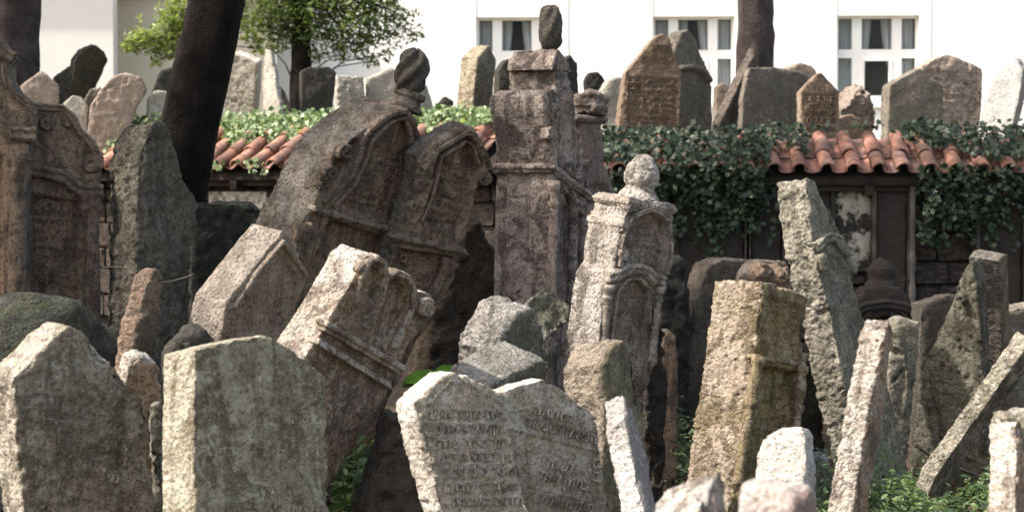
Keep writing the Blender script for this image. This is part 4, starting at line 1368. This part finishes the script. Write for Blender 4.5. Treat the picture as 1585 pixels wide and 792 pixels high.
far('far_tombstone', 'dark hexagonal leaning stone against the white wall at far left', 18.9, [(112, 180), (114, 125), (118, 95), (130, 78), (150, 70), (164, 80), (168, 95), (155, 125), (130, 180)],
    stone_mat((.10, .075, .035), (.05, .05, .05), dark=(.03, .025, .02), soot=.4, lichen=.1, moss=.3, pale=.2), P=(130, 78), Q=(120, 76), psi=45, rs=.008)
far('far_tombstone', 'small pale stone at the foot of the dark hexagonal one', 17.9, [(96, B), (97, 160), (112, 147), (126, 150), (136, 164), (136, B)], M_fpale, t=.15)
far('far_tombstone', 'low grey stub between small pale and pink rounded stones', 18.2, [(122, B), (128, 160), (140, 138), (157, 134), (156, 150), (140, 175), (138, B)], M_fgrey, t=.15)
far('far_tombstone', 'pink rounded stone leaning right behind the ivy at left', 17.8, [(130, B), (140, 165), (155, 140), (175, 118), (195, 113), (218, 120), (227, 140), (212, 165), (190, B)], M_fpink, t=.25)
far('far_tombstone', 'black narrow stone just left of the leaning dark trunk', 19, [(228, 180), (236, 140), (248, 110), (266, 104), (268, 180)], M_fdark, t=.1)
far('far_tombstone', 'pale broken stub just left of the leaning dark trunk', 18, [(224, B), (228, 155), (240, 140), (258, 142), (262, B)], M_fpale, t=.15)
far('far_tombstone', 'large bright cream stone just right of the leaning dark trunk', 18.6, [(322, B), (326, 150), (346, 92), (362, 82), (398, 97), (396, 140), (384, B)], M_fpale, P=(398, 97), Q=(407, 92), psi=45, rs=.01)
far('far_tombstone', 'narrow tall cream stone right of the large bright cream one', 18.3, [(405, B), (407, 120), (409, 76), (418, 77), (424, 110), (434, 180), (434, B)], M_fpale, P=(418, 77), Q=(426, 82), psi=50, rs=.012)
far('far_tombstone', 'brown grey wedge right of the narrow cream stone', 19, [(420, B), (424, 125), (440, 140), (452, 170), (456, B)], M_fgrey)
far('far_tombstone', 'dark blackish square topped stone left of the cream pair', 18.2, [(466, B), (466, 110), (478, 104), (510, 103), (521, 112), (516, 160), (512, B)], M_fdark, t=.2)
far('far_tombstone', 'cream square stone behind the leaning baroque pair, left of the round shouldered one', 18.6, [(516, B), (522, 116), (562, 118), (565, 150), (562, B)], M_fpale, t=.18)
far('far_tombstone', 'cream round shouldered stone right of the cream square one', 18.8, [(566, B), (567, 122), (590, 112), (608, 105), (622, 130), (624, B)], M_fpale, t=.2)
far('far_tombstone', 'cream pointed stone right of the curled finial', 18.2, [(636, B), (640, 160), (652, 132), (662, 130), (672, 165), (676, B)], M_fpale, P=(652, 132), Q=(644, 136), psi=50)
far('far_tombstone', 'small black green stone left of the tall two toned pillar', 17.6, [(672, B), (674, 170), (690, 149), (702, 156), (705, B)], M_fdark, t=.2)
far('far_pillar', 'tall thick cream pillar with dark front, left of the tallest tombstone', 17.6, [(728, B), (734, 150), (741, 88), (758, 70), (768, 92), (763, 150), (756, B)],
    stone_mat((.12, .10, .07), (.46, .39, .29), dark=(.06, .05, .04), soot=.3, lichen=.1, moss=.2, pale=.3), P=(741, 88), Q=(714, 90), psi=62)
far('far_tombstone', 'pale sliver of stone right of the two toned pillar', 18.4, [(756, B), (766, 110), (782, 106), (786, B)], M_fpale)
far('far_tombstone', 'dark round topped stone behind left shoulder of the tallest tombstone', 17.4, [(768, B), (772, 110), (780, 95), (800, 88), (812, 95), (816, B)], M_fdark, t=.2)
far('far_tombstone', 'dark narrow gabled stone behind the right shoulder of the tallest tombstone', 17.4, [(876, B), (876, 92), (884, 83), (895, 98), (898, B)], M_fdark, P=(884, 83), Q=(876, 84), psi=40)
far('far_tombstone', 'tiny dark house shaped stone against the bright wall', 18.4, [(910, 160), (908, 124), (914, 113), (925, 112), (936, 124), (936, 160), (934, B), (914, B)], M_fdark, t=.15)
far('far_tombstone', 'pale yellowish cracked stone left of the large brown lettered gable', 17.8, [(934, B), (934, 140), (944, 124), (958, 120), (968, 124), (970, B)], M_fpale, t=.2)
s = far('lettered_tombstone', 'large brown gabled tombstone covered in straight rows of lettering on the terrace', 17.0, [(955, B), (958, 190), (968, 112), (992, 84), (1016, 56), (1026, 52), (1036, 60), (1044, 84), (1055, 116), (1053, 160), (1049, B)], M_fbrown, t=.16, yaw=8,
        carve=[('lines', [(974, 118), (1050, 122), (964, 206)], 9, .012)])
s.text(rows(1008, 1040, 78, 992, 1044, 96, 2, .03, 3) + rows(972, 1050, 128, 962, 1046, 203, 9, .03, 1), hgt=.008, lift=.001, wear=.004)
s = far('far_tombstone', 'taller grey brown tombstone with side cornice right behind the large lettered gable', 17.9, [(1046, B), (1046, 120), (1044, 80), (1056, 50), (1066, 46), (1078, 62), (1084, 84), (1095, 105), (1103, 135), (1104, B)],
    M_fgrey, P=(1056, 50), Q=(1038, 52), psi=45, carve=[('ridge', [(1052, 106), (1070, 104), (1088, 112), (1096, 124)], .035, .04)])
far('leaning_pillar', 'long brown stone pillar leaning right before the far tree trunk', 17.6, [(1106, B), (1116, 190), (1166, 88), (1172, 76), (1178, 80), (1174, 96), (1122, B)], stone_mat((.09, .075, .06), (.17, .14, .12), dark=(.05, .04, .03), soot=.4, lichen=.1, moss=.1, pale=.3), P=(1166, 88), Q=(1152, 86), psi=60, rs=.008, chips=.3)
far('far_tombstone', 'small pale stub seen left of the leaning brown pillar', 19, [(1108, B), (1110, 135), (1120, 128), (1130, 136), (1130, B)], M_fpink, t=.12)
far('far_tombstone', 'pale cream stone in the gap right of the leaning brown pillar', 18.6, [(1128, B), (1138, 150), (1150, 130), (1160, 135), (1160, B)], M_fpale, t=.12)
s = far('far_tombstone', 'wide grey slab with dark run down stains beneath the far tree trunk', 17.3, [(1146, B), (1150, 150), (1160, 104), (1200, 103), (1240, 112), (1256, 122), (1250, B)], M_fgrey, t=.16, P=(1160, 104), Q=(1152, 106), psi=30, rf=.004)
far('far_tombstone', 'pale pink rounded lump behind the wide grey stained slab', 18.6, [(1215, B), (1222, 104), (1240, 97), (1258, 102), (1268, 116), (1268, B)], M_fpink, t=.2)
s = far('lettered_tombstone', 'small brown gabled tombstone with faint lettering right of the wide grey slab', 16.9, [(1238, B), (1239, 142), (1256, 124), (1270, 111), (1286, 126), (1300, 141), (1300, B)], M_fbrown, t=.14, yaw=8, carve=[('lines', [(1246, 146), (1294, 146), (1246, 206)], 5, .010)])
s.text(rows(1247, 1293, 156, 1247, 1293, 200, 5, 0, 2), hgt=.014, lift=.002, wear=.004)
far('rough_stone', 'pinkish white rough conical stone left of the dark grey gable', 17.6, [(1302, B), (1300, 170), (1314, 160), (1326, 138), (1336, 134), (1346, 150), (1358, 175), (1352, B)], M_fpink, t=.35, rs=.03, rf=.03, warp=.05)
far('far_tombstone', 'dark reddish low stub right of the small brown lettered gable', 17.1, [(1298, B), (1300, 184), (1318, 178), (1334, 186), (1336, B)], M_fbrown, t=.15)
far('far_tombstone', 'smooth dark grey gabled tombstone before the white window', 16.9, [(1372, B), (1377, 132), (1400, 118), (1424, 105), (1444, 120), (1460, 136), (1457, B)], M_fgrey, t=.16, rf=.002, warp=.01)
s = far('far_tombstone', 'pink worn gabled tombstone with peeling face behind the smooth dark grey one', 17.6, [(1424, B), (1428, 102), (1448, 92), (1468, 84), (1496, 95), (1522, 106), (1520, 160), (1512, B)], M_fpink, t=.2, rf=.014, carve=[('lines', [(1440, 108), (1515, 112), (1436, 190)], 7, .012)])
far('far_tombstone', 'very pale tilted slab near the right edge of the terrace', 17.2, [(1506, 222), (1524, 155), (1536, 122), (1558, 98), (1570, 90), (1582, 108), (1580, 140), (1560, 222)],
    stone_mat((.56, .56, .55), (.30, .29, .27), dark=(.3, .3, .3), soot=.2, lichen=.05, moss=.05, pale=.2), P=(1580, 140), Q=(1590, 140), psi=40, rf=.003)

# ================================================================ vegetation
bark = plain_mat('bark', (.009, .007, .006), .95, .5, 7, 3.0)
bark2 = plain_mat('grey_bark', (.055, .045, .042), .95, .4, 7, 3.0)
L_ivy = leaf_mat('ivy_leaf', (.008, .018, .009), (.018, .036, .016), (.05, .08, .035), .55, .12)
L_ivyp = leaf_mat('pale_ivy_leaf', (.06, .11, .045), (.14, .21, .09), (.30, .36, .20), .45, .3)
L_tree = leaf_mat('tree_leaf', (.035, .06, .02), (.08, .12, .04), (.20, .25, .10), .5, .4)
L_herb = leaf_mat('herb_leaf', (.03, .055, .02), (.065, .11, .04), (.15, .21, .08), .5, .4)

def rnd_rot(n, rng, up=None, spread=1.0):
    """random orthonormal frames whose normal leans to `up`"""
    nrm = rng.normal(size=(n, 3)) * spread
    if up is not None:
        nrm = nrm + np.asarray(up)
    nrm /= np.linalg.norm(nrm, axis=1)[:, None]
    a = rng.normal(size=(n, 3))
    a -= (a * nrm).sum(1)[:, None] * nrm
    a /= np.linalg.norm(a, axis=1)[:, None]
    return a, np.cross(nrm, a), nrm

IVY = (np.array([(0, -.5, 0), (.42, -.55, .04), (.34, -.1, .1), (.6, .12, .02), (.22, .2, .08), (0, .62, 0), (-.22, .2, .08), (-.6, .12, .02), (-.34, -.1, .1), (-.42, -.55, .04)]),
       [(0, 1, 2, 4, 5), (0, 5, 6, 8, 9), (2, 3, 4), (6, 7, 8)])
OVAL = (np.array([(0, -.5, 0), (.26, -.1, .07), (.2, .28, .05), (0, .55, -.05), (-.2, .28, .05), (-.26, -.1, .07)]), [(0, 1, 2, 3), (0, 3, 4, 5)])
LONG = (np.array([(0, -.5, 0), (.16, 0, .05), (0, .55, -.04), (-.16, 0, .05)]), [(0, 1, 2), (0, 2, 3)])

def leaves(name, pos, size, rng, mat, shape=IVY, up=None, spread=1.0, parent=None, tint=None):
    n = len(pos)
    a, b, c = rnd_rot(n, rng, up, spread)
    S = np.asarray(size)[:, None] if np.ndim(size) else np.full((n, 1), size)
    base, fs = shape
    k = len(base)
    v = pos[:, None, :] + S[:, None] * (base[None, :, 0:1] * a[:, None] + base[None, :, 1:2] * b[:, None] + base[None, :, 2:3] * c[:, None])
    v = v.reshape(-1, 3)
    nl = sum(len(f) for f in fs)
    off = (np.arange(n) * k)[:, None]
    idx = np.concatenate([np.array(f) for f in fs])
    loops = (off + idx[None]).ravel()
    sizes = np.tile([len(f) for f in fs], n)
    me = bpy.data.meshes.new(name)
    me.vertices.add(len(v)); me.loops.add(len(loops)); me.polygons.add(len(sizes))
    me.vertices.foreach_set('co', v.astype(np.float32).ravel())
    me.loops.foreach_set('vertex_index', loops.astype(np.int32))
    st = np.concatenate([[0], np.cumsum(sizes)[:-1]])
    me.polygons.foreach_set('loop_start', st.astype(np.int32))
    me.update(calc_edges=True)
    if tint is None:
        tint = rng.random(n)
    setattr_f(me, 'tint', np.repeat(tint, k))
    return link(name, me, mat, parent)

RNG = np.random.default_rng(5)

# --- ivy
S_ = math.radians(31)
def roof_pt(x, d, h=0, ez=1.95):
    """local wall frame: d metres up the roof slope from the eave, h above the tiles"""
    return (x, -.27 + d * math.cos(S_) - h * math.sin(S_), ez + .08 + d * math.sin(S_) + h * math.cos(S_))

def ivy_patch(rootM, spec, name, label, mat, size, group=None, cat='ivy'):
    P = []
    for (kind, x0, x1, a0, a1, dens, edge) in spec:
        if kind == 'strand':
            for k in range(dens):
                x, top = RNG.uniform(x0, x1), a1
                z = top
                end = a0 + (a1 - a0) * RNG.random() ** .6 * .7
                while z > end:
                    x += RNG.normal() * .012
                    z -= RNG.uniform(.012, .035)
                    P.append((x + RNG.normal() * .018, -.15 - .03 * abs(RNG.normal()), z))
            continue
        n = int(dens * abs(x1 - x0) * abs(a1 - a0))
        X = RNG.uniform(x0, x1, n); A = RNG.uniform(a0, a1, n)
        q = np.stack([X, A, X * 0], 1)
        nz = fbm(q, 2.6, 3, .6, 11)
        t = (A - a0) / (a1 - a0)
        if edge == 'low':        # thins out towards a0
            keep = nz * .45 + t * 1.3 > .45
        elif edge == 'all':
            tx = np.minimum(X - x0, x1 - X) / max(.01, (x1 - x0)) * 3
            keep = nz * .6 + np.minimum(np.minimum(t, 1) * 1.6, tx) > .35
        else:
            keep = nz > -2
        X, A = X[keep], A[keep]
        for x, a in zip(X, A):
            bump = .02 + .045 * abs(RNG.normal())
            if kind == 'roof':
                P.append(roof_pt(x, a, bump))
            else:                # hangs in front of the wall
                P.append((x, -.16 - bump * 1.3 - max(0, (a - 1.9)) * .5, a))
    P = np.array(P)
    P = P @ np.array(rootM.to_3x3()).T + np.array(rootM.translation)
    root = leaves(name, P, RNG.uniform(size * .7, size * 1.3, len(P)), RNG, mat, IVY, up=(-.15, -1.2, 1.0), spread=.8)
    # rank the tint by clumps
    return tag(root, label, cat, kind='stuff')

Mr = Matrix.Translation((corner, WD + .02, 0))
Ml = Matrix.Translation((corner, WD + .02, 0)) @ Matrix.Rotation(LA, 4, 'Z')
def xr(px):
    return xw(px) - corner
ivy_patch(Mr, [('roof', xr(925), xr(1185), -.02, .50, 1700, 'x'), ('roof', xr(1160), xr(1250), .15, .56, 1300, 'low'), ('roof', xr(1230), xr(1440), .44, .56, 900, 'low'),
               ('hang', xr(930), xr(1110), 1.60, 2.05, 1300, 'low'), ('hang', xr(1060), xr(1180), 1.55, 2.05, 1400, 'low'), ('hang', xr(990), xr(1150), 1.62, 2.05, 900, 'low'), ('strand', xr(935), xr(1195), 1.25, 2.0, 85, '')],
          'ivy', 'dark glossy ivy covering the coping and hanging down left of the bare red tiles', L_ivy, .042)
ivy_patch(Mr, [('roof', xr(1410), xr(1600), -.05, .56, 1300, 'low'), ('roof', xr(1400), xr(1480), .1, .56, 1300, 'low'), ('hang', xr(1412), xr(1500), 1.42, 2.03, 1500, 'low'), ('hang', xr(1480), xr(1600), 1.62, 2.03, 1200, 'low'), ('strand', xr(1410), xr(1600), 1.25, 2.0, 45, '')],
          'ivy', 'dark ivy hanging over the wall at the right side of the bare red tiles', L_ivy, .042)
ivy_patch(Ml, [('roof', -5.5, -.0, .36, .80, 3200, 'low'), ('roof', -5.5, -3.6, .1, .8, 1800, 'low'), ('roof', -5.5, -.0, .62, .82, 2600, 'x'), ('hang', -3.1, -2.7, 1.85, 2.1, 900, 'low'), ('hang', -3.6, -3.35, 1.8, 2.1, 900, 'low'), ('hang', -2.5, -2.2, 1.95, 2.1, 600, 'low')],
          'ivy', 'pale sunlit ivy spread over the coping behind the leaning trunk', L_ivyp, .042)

# --- trees
def tube_mesh(path, radii, seg=14, rough=.012, seed=0):
    P = [Vector(p) for p in path]
    pts, rr = [], []
    for i in range(len(P) - 1):
        k = max(2, int((P[i + 1] - P[i]).length / .12))
        for j in range(k):
            t = j / k
            pts.append(P[i].lerp(P[i + 1], t)); rr.append(radii[i] * (1 - t) + radii[i + 1] * t)
    pts.append(P[-1]); rr.append(radii[-1])
    vs, fs = [], []
    for i, (p, r) in enumerate(zip(pts, rr)):
        d = (pts[min(i + 1, len(pts) - 1)] - pts[max(i - 1, 0)]).normalized()
        u = d.cross(Vector((0, 1, .1))).normalized(); v = d.cross(u)
        for k in range(seg):
            a = 2 * math.pi * k / seg
            q = r * (1 + .06 * math.sin(a * 3 + i * .2 + seed) + .04 * math.sin(a * 5 - i * .13))
            vs.append(p + u * (q * math.cos(a)) + v * (q * math.sin(a)))
    for i in range(len(pts) - 1):
        for k in range(seg):
            fs.append((i * seg + k, i * seg + (k + 1) % seg, (i + 1) * seg + (k + 1) % seg, (i + 1) * seg + k))
    fs.append(tuple(range((len(pts) - 1) * seg, len(pts) * seg)))
    mb = MB(); mb.add(vs, fs)
    me = mb.mesh('trunk')
    co = getco(me); co = co + getno(me) * (fbm(co * np.array((1, 1, .25)), 22, 3, .6, seed) * rough)[:, None]
    setco(me, co); me.shade_smooth()
    return me

def tree(label, path, radii, clumps, mat, nleaf, lsize, seg=16, lm=None, group=None):
    base = Vector(path[0])
    root = thing('tree', label, 'tree', base, 'trees growing in the graveyard')
    loc = [Vector(p) - base for p in path]
    tr = link('trunk', tube_mesh(loc, radii, seg, seed=nleaf * .01), mat, root)
    P, lim = [], MB()
    tot = sum(c[3] ** 2 for c in clumps) or 1
    for (x, y, z, r) in clumps:
        c = Vector((x, y, z)) - base
        # limb from the nearest trunk point
        q = min(loc[1:], key=lambda p: (p - c).length)
        m = (q + c) / 2 + Vector((0, 0, .15 * (c - q).length))
        me = tube_mesh([q, m, c], [max(.012, .045 * r), max(.007, .02 * r), .006], 6, .002)
        link('branch', me, mat, root)
        n = int(nleaf * r ** 2 / tot)
        g = RNG.normal(size=(n, 3)); g /= np.linalg.norm(g, axis=1)[:, None]
        rad = r * RNG.random(n) ** .45
        pp = g * rad[:, None] * np.array((1, 1, .72))
        keep = fbm(pp + np.array(c), 2.2 / max(.6, r), 3, .6, r) + .25 > 0
        P.append(pp[keep] + np.array(c))
    if P:
        P = np.concatenate(P)
        leaves('crown', P, RNG.uniform(lsize * .7, lsize * 1.3, len(P)), RNG, lm or L_tree, LONG, up=(0, 0, 1), spread=.7, parent=root)
    return root

p0, p1, p2 = at(262, 640, 13.2), at(268, 300, 13.0), at(338, 0, 12.9)
base_ = Vector((p0.x - .12, p0.y, -.1))
up_ = p2 + (p2 - p1) * 1.0
crownB = [(up_.x - .3, 13.2, 5.8, 1.3), (up_.x + 1.2, 13.6, 6.2, 1.5), (up_.x - 1.5, 13.4, 6.6, 1.2), (up_.x + .4, 12.6, 7.2, 1.5), (up_.x + 2.4, 14.4, 6.6, 1.3), (up_.x - .6, 14.4, 7.4, 1.4), (up_.x + 3.3, 14.9, 6.2, 1.1)]
tree('nearly black tree trunk leaning right in front of the tiled coping', [base_, p1, p2, up_, up_ + Vector((.3, .1, 1.6))], [.26, .205, .185, .15, .07], crownB, bark, 9000, .18)
p0, p2 = at(8, 250, 19.0), at(16, 0, 19.0)
tree('thick dark grey tree trunk at the top left corner', [Vector((p0.x, 19, terr_z)), at(10, 60, 19), p2, p2 + Vector((.2, 0, 3)), p2 + Vector((.4, 0, 6))], [.36, .31, .29, .25, .12],
     [(p2.x - .5, 19, 9.5, 1.8), (p2.x + 1.4, 19.5, 10.2, 1.8), (p2.x + .3, 18, 11, 1.8)], bark2, 4000, .25)
p1, p2 = at(1167, 110, 22), at(1168, 0, 22)
tree('straight brown tree trunk standing between the second and third windows', [Vector((p1.x, 22, terr_z)), p1, p2, p2 + Vector((.1, 0, 3)), p2 + Vector((.1, 0, 6))], [.25, .215, .2, .18, .08],
     [(p2.x, 22, 10.5, 1.6), (p2.x + 1.5, 22, 11, 1.6), (p2.x - 1.2, 22.4, 10.8, 1.5)], bark2, 4000, .25)
# the light tree with foliage inside the frame
DT = 22.0
p1, p2 = at(464, 150, DT), at(468, 0, DT)
def cl(px, py, r, D=DT):
    p = at(px, py, D)
    return (p.x, p.y, p.z, r)
cs = [cl(430, 25, .32), cl(470, 10, .4), cl(520, 20, .38, 21.6), cl(560, 35, .35), cl(600, 30, .3, 22.4), cl(628, 48, .2), cl(545, 70, .28), cl(585, 75, .22), cl(500, 60, .3), cl(400, 12, .3), cl(440, 60, .22), cl(560, 0, .4), cl(610, 5, .3), cl(640, 40, .13), cl(575, 95, .12), cl(500, -40, .6), cl(400, -50, .6), cl(600, -50, .5), cl(450, -80, .7)]
tree('slender tree with dark trunk and drooping green foliage left of the first window', [Vector((p1.x, p1.y, terr_z)), p1, p2, p2 + Vector((.1, 0, 1.5))], [.14, .12, .11, .07], cs + [cl(x_, y_, r_) for x_, y_, r_ in ((410, 40, .25), (480, 45, .3), (530, 45, .3), (450, 30, .3), (585, 50, .3), (520, 85, .18), (610, 60, .2), (565, 60, .25), (420, 75, .15), (490, 85, .15), (630, 30, .2), (600, 85, .12), (645, 55, .1), (540, 0, .4), (480, 0, .4))], bark, 12500, .085, 10)
p1 = at(310, -60, 23)
cs = [cl(215, 60, .2, 22.6), cl(245, 40, .28, 22.6), cl(275, 25, .3, 22.6), cl(240, 80, .16, 22.6), cl(262, 62, .2, 22.6), cl(290, 50, .25, 22.6), cl(275, 85, .12, 22.6), cl(200, 72, .12, 22.6), cl(300, 5, .3, 22.6), cl(390, 40, .22, 22.6), cl(380, 10, .3, 22.6), cl(400, 75, .13, 22.6), cl(330, -60, .6, 22.6)]
lt = leaf_mat('light_tree_leaf', (.08, .12, .04), (.16, .21, .08), (.30, .34, .15), .5, .4)
tree('light green feathery tree whose branches droop behind the dark leaning trunk', [Vector((p1.x, p1.y, terr_z)), at(308, 100, 23), p1, p1 + Vector((0, 0, 1.2))], [.12, .1, .08, .05], cs + [cl(x_, y_, r_, 22.6) for x_, y_, r_ in ((228, 66, .2), (255, 55, .22), (280, 40, .25), (240, 95, .12), (208, 78, .12), (262, 78, .15), (270, 10, .25), (290, 80, .15), (390, 20, .3), (395, 58, .18), (375, 50, .2))], bark, 7000, .08, 8, lm=lt)
# shade tree standing out of view to the left, whose crown dims the middle of the yard
tree('leafy tree outside the left edge whose crown shades the leaning tombstones', [Vector((-6.6, 10.2, -.1)), Vector((-6.4, 10.2, 2.5)), Vector((-5.8, 10.4, 4.8)), Vector((-5.3, 10.5, 6.6))], [.28, .22, .16, .08],
     [(-5.6, 9.9, 5.6, 1.2), (-4.6, 10.5, 6.0, 1.15), (-5.9, 11.2, 6.2, 1.3), (-4.4, 11.5, 6.6, 1.2), (-6.8, 9.6, 6.4, 1.2), (-5.2, 10.6, 7.4, 1.3), (-3.4, 11.3, 6.0, .9)], bark, 7000, .16)

# --- low plants
def herb(name, label, cx, cy, rx, ry, h, n, size, shape=OVAL, mat=L_herb, kind='stuff', seed=0):
    x = cx + rx * RNG.normal(size=n) * .55; y = cy + ry * RNG.normal(size=n) * .55
    q = np.stack([x, y, x * 0], 1)
    nz = fbm(q, 5, 3, .6, seed + 2)
    keep = nz > -.35
    x, y, nz = x[keep], y[keep], nz[keep]
    z = np.array([gz(a, b) for a, b in zip(x, y)]) + h * (.25 + .9 * np.clip(nz + .4, 0, 1.2)) * RNG.uniform(.15, 1, len(x)) ** .6
    o = leaves(name, np.stack([x, y, z], 1), RNG.uniform(size * .6, size * 1.4, len(x)), RNG, mat, shape, up=(0, -.5, 1.6), spread=.6)
    return tag(o, label, 'plants', kind=kind)

def gx(px, D): return (px - CX) / FPX * D
herb('ground_cover', 'bright green low herbs between the narrow bright pillar and the leaning slab', gx(1385, 9.9), 9.9, .34, .75, .34, 5200, .034, seed=1)
herb('ground_cover', 'green herbs behind the leaning slab at the right edge', gx(1500, 10.4), 10.4, .3, .35, .26, 2200, .036, seed=2)
herb('ground_cover', 'green herbs left of the narrow bright pillar by the grey block', gx(1262, 9.6), 9.6, .12, .5, .22, 1200, .032, seed=3)
herb('ground_cover', 'dim green herbs in the gap right of the onion finial stone', gx(1040, 12.2), 12.2, .12, .9, .36, 1500, .04, seed=4)
herb('ground_cover', 'sparse herbs on the ground beside the crumbling green faced stone', gx(1015, 10.6), 10.6, .12, .3, .1, 300, .03, seed=5)
herb('ground_cover', 'bright leafy weeds between the scrolled leaning stone and dark stub', gx(548, 10.9), 10.9, .16, .35, .3, 420, .062, seed=6)
herb('ground_cover', 'leafy weeds further back under the leaning baroque stones', gx(575, 12.6), 12.6, .2, .5, .22, 420, .06, seed=7)

L_big = leaf_mat('broad_leaf', (.015, .04, .016), (.03, .075, .025), (.05, .11, .04), .45, .25)

def litter(label, x0, x1, y0, y1, n, size):
    x = RNG.uniform(x0, x1, n); y = RNG.uniform(y0, y1, n)
    P = np.stack([x, y, x * 0], 1)
    z = soil_z(x, y) + RNG.uniform(.004, .03, n)
    keep = fbm(P, 2.5, 3, .6, 9) > -.25
    P[:, 2] = z
    o = leaves('leaf_litter', P[keep], RNG.uniform(size * .6, size * 1.3, keep.sum()), RNG, L_dead, OVAL, up=(0, 0, 2.2), spread=.7)
    return tag(o, label, 'dead leaves', kind='stuff')
L_dead = leaf_mat('dead_leaf', (.05, .032, .02), (.12, .075, .04), (.24, .17, .10), .8, .1)
litter('dry brown leaf litter scattered over the dark soil between the stones', -2.2, 3.6, 8.6, 14.5, 9000, .045)

def leaf_big(parent, p, dirx, size, tilt):
    """one broad leaf blade with a fold, real outline"""
    v, f = [], []
    nx_, ny_ = 9, 6
    for i in range(nx_ + 1):
        t = i / nx_
        wd = math.sin(math.pi * min(1, t * .93 + .06)) ** .7 * .42
        for j in range(ny_ + 1):
            s_ = j / ny_ * 2 - 1
            v.append((t * size, s_ * wd * size, .10 * size * abs(s_) - .22 * size * t * t + .015 * size * math.sin(t * 18)))
    for i in range(nx_):
        for j in range(ny_):
            k = i * (ny_ + 1) + j
            f.append((k, k + 1, k + ny_ + 2, k + ny_ + 1))
    me = bpy.data.meshes.new('leaf'); me.from_pydata(v, [], f); me.shade_smooth()
    setattr_f(me, 'tint', np.full(len(v), RNG.uniform(.3, .9)))
    o = link('leaf', me, L_big, parent)
    o.location = p; o.rotation_euler = (tilt, .1, dirx)
    return o

def big_plant(label, px, D, lv):
    b = Vector((gx(px, D), D, gz(gx(px, D), D)))
    root = thing('broad_leaf_plant', label, 'plant', b)
    for (lx, ly, size, ang, tl) in lv:
        p = at(lx, ly, D) - b
        st = tube_mesh([Vector((0, 0, 0)), p * .5 + Vector((0, 0, .05)), p], [.006, .005, .004], 5, 0)
        link('stem', st, L_herb, root); setattr_f(st, 'tint', np.full(len(st.vertices), .5))
        leaf_big(root, p, ang, size, tl)
big_plant('broad leaved green plant poking up behind the lettered pair beside the scrolled stone', 668, 10.3,
          [(676, 582, .19, math.pi * .97, .5), (704, 570, .12, math.pi * .9, .4), (640, 596, .07, 2.6, .3)])
big_plant('young weed with bright rounded leaves at the bottom beside the dark stub', 540, 9.6,
          [(548, 742, .13, .2, .5), (545, 760, .11, 2.8, .6), (552, 775, .12, .9, .5), (530, 735, .10, 3.0, .4), (556, 715, .09, .5, .4), (536, 785, .12, 3.3, .6)])
big_plant('single upright leaf sprouting on the coping before the smooth dark grey gable', 1415, 16.2, [(1412, 218, .13, 1.2, .1)])
bpy.data.objects['broad_leaf_plant.002'].location.z = 2.2
for c_ in bpy.data.objects['broad_leaf_plant.002'].children:
    if c_.name.startswith('stem'):
        bpy.data.objects.remove(c_)
    else:
        c_.location = (0, -.1, .12); c_.rotation_euler = (1.2, -1.0, 1.2)

# --- dead twigs and a loop of wire
def stick(label, pts, r, D):
    P = [at(x, y, D) for x, y in pts]
    b = P[0].copy()
    o = link('fallen_stick', tube_mesh([p - b for p in P], [r, r * .8, r * .5][:len(P)] if len(P) == 3 else [r, r * .6], 6, .002), bark2)
    o.location = b
    return tag(o, label, 'stick')
stick('pale dead stick lying on the soil before the mossy gabled stone', [(1418, 688), (1440, 704), (1452, 712)], .012, 11.0)
stick('thin dry twig lying behind the leaning slab at right', [(1478, 722), (1500, 730), (1526, 738)], .008, 10.6)
stick('short brown branch lying on dark soil in the centre gap', [(1022, 676), (1040, 686), (1056, 698)], .022, 12.4)

wire_m = plain_mat('galvanised_wire', (.13, .125, .10), .6, .2, 9, .1, metallic=.6)
cv = []
for (x, y, o_) in ((158, 413, .0), (175, 413, 0), (200, 414, 0), (216, 419, 0), (232, 430, .03), (250, 437, .06), (270, 434, .05), (290, 428, .02), (300, 424, 0)):
    cv.append(at(x, y, 9.62 + (.06 if x > 225 else 0)))
wb = cv[0].copy()
wo = link('wire', tube_mesh([p - wb for p in cv], [.0022] * len(cv), 5, 0), wire_m)
wo.location = wb
tag(wo, 'thin loose wire stretched across the tall rough mossy stone at left', 'wire')

# --- boulder
def boulder(name, label, c, r, mat, seed, rough=.12, rot=0, cat='boulder', sub=5):
    bm = bmesh.new()
    bmesh.ops.create_icosphere(bm, subdivisions=sub, radius=1)
    me = bpy.data.meshes.new(name)
    bm.to_mesh(me); bm.free()
    co = getco(me)
    d = 1 + fbm(co, 1.2, 3, .5, seed) * rough + fbm(co, 6, 4, .55, seed + 2) * rough * .28
    co = np.sign(co) * np.abs(co) ** .8 * d[:, None] * np.array(r)
    setco(me, co); me.shade_smooth()
    setattr_f(me, 'side', np.full(len(co), 1.0))
    o = link(name, me, mat)
    o.location = c; o.rotation_euler = (0, 0, rot)
    return tag(o, label, cat)
c = at(70, 640, 9.2)
boulder('boulder', 'broad low rounded boulder, dark and mossy, behind the left front gabled stone', (c.x - .12, 9.4, .45), (.50, .38, .86), M_black if False else stone_mat((.06, .062, .05), (.075, .08, .062), dark=(.03, .03, .026), soot=.6, lichen=.35, moss=.45, pale=.3, bump=1.5), 3, .10)

tris = sum(sum(len(p.vertices) - 2 for p in me.polygons) for me in bpy.data.meshes) if False else 0
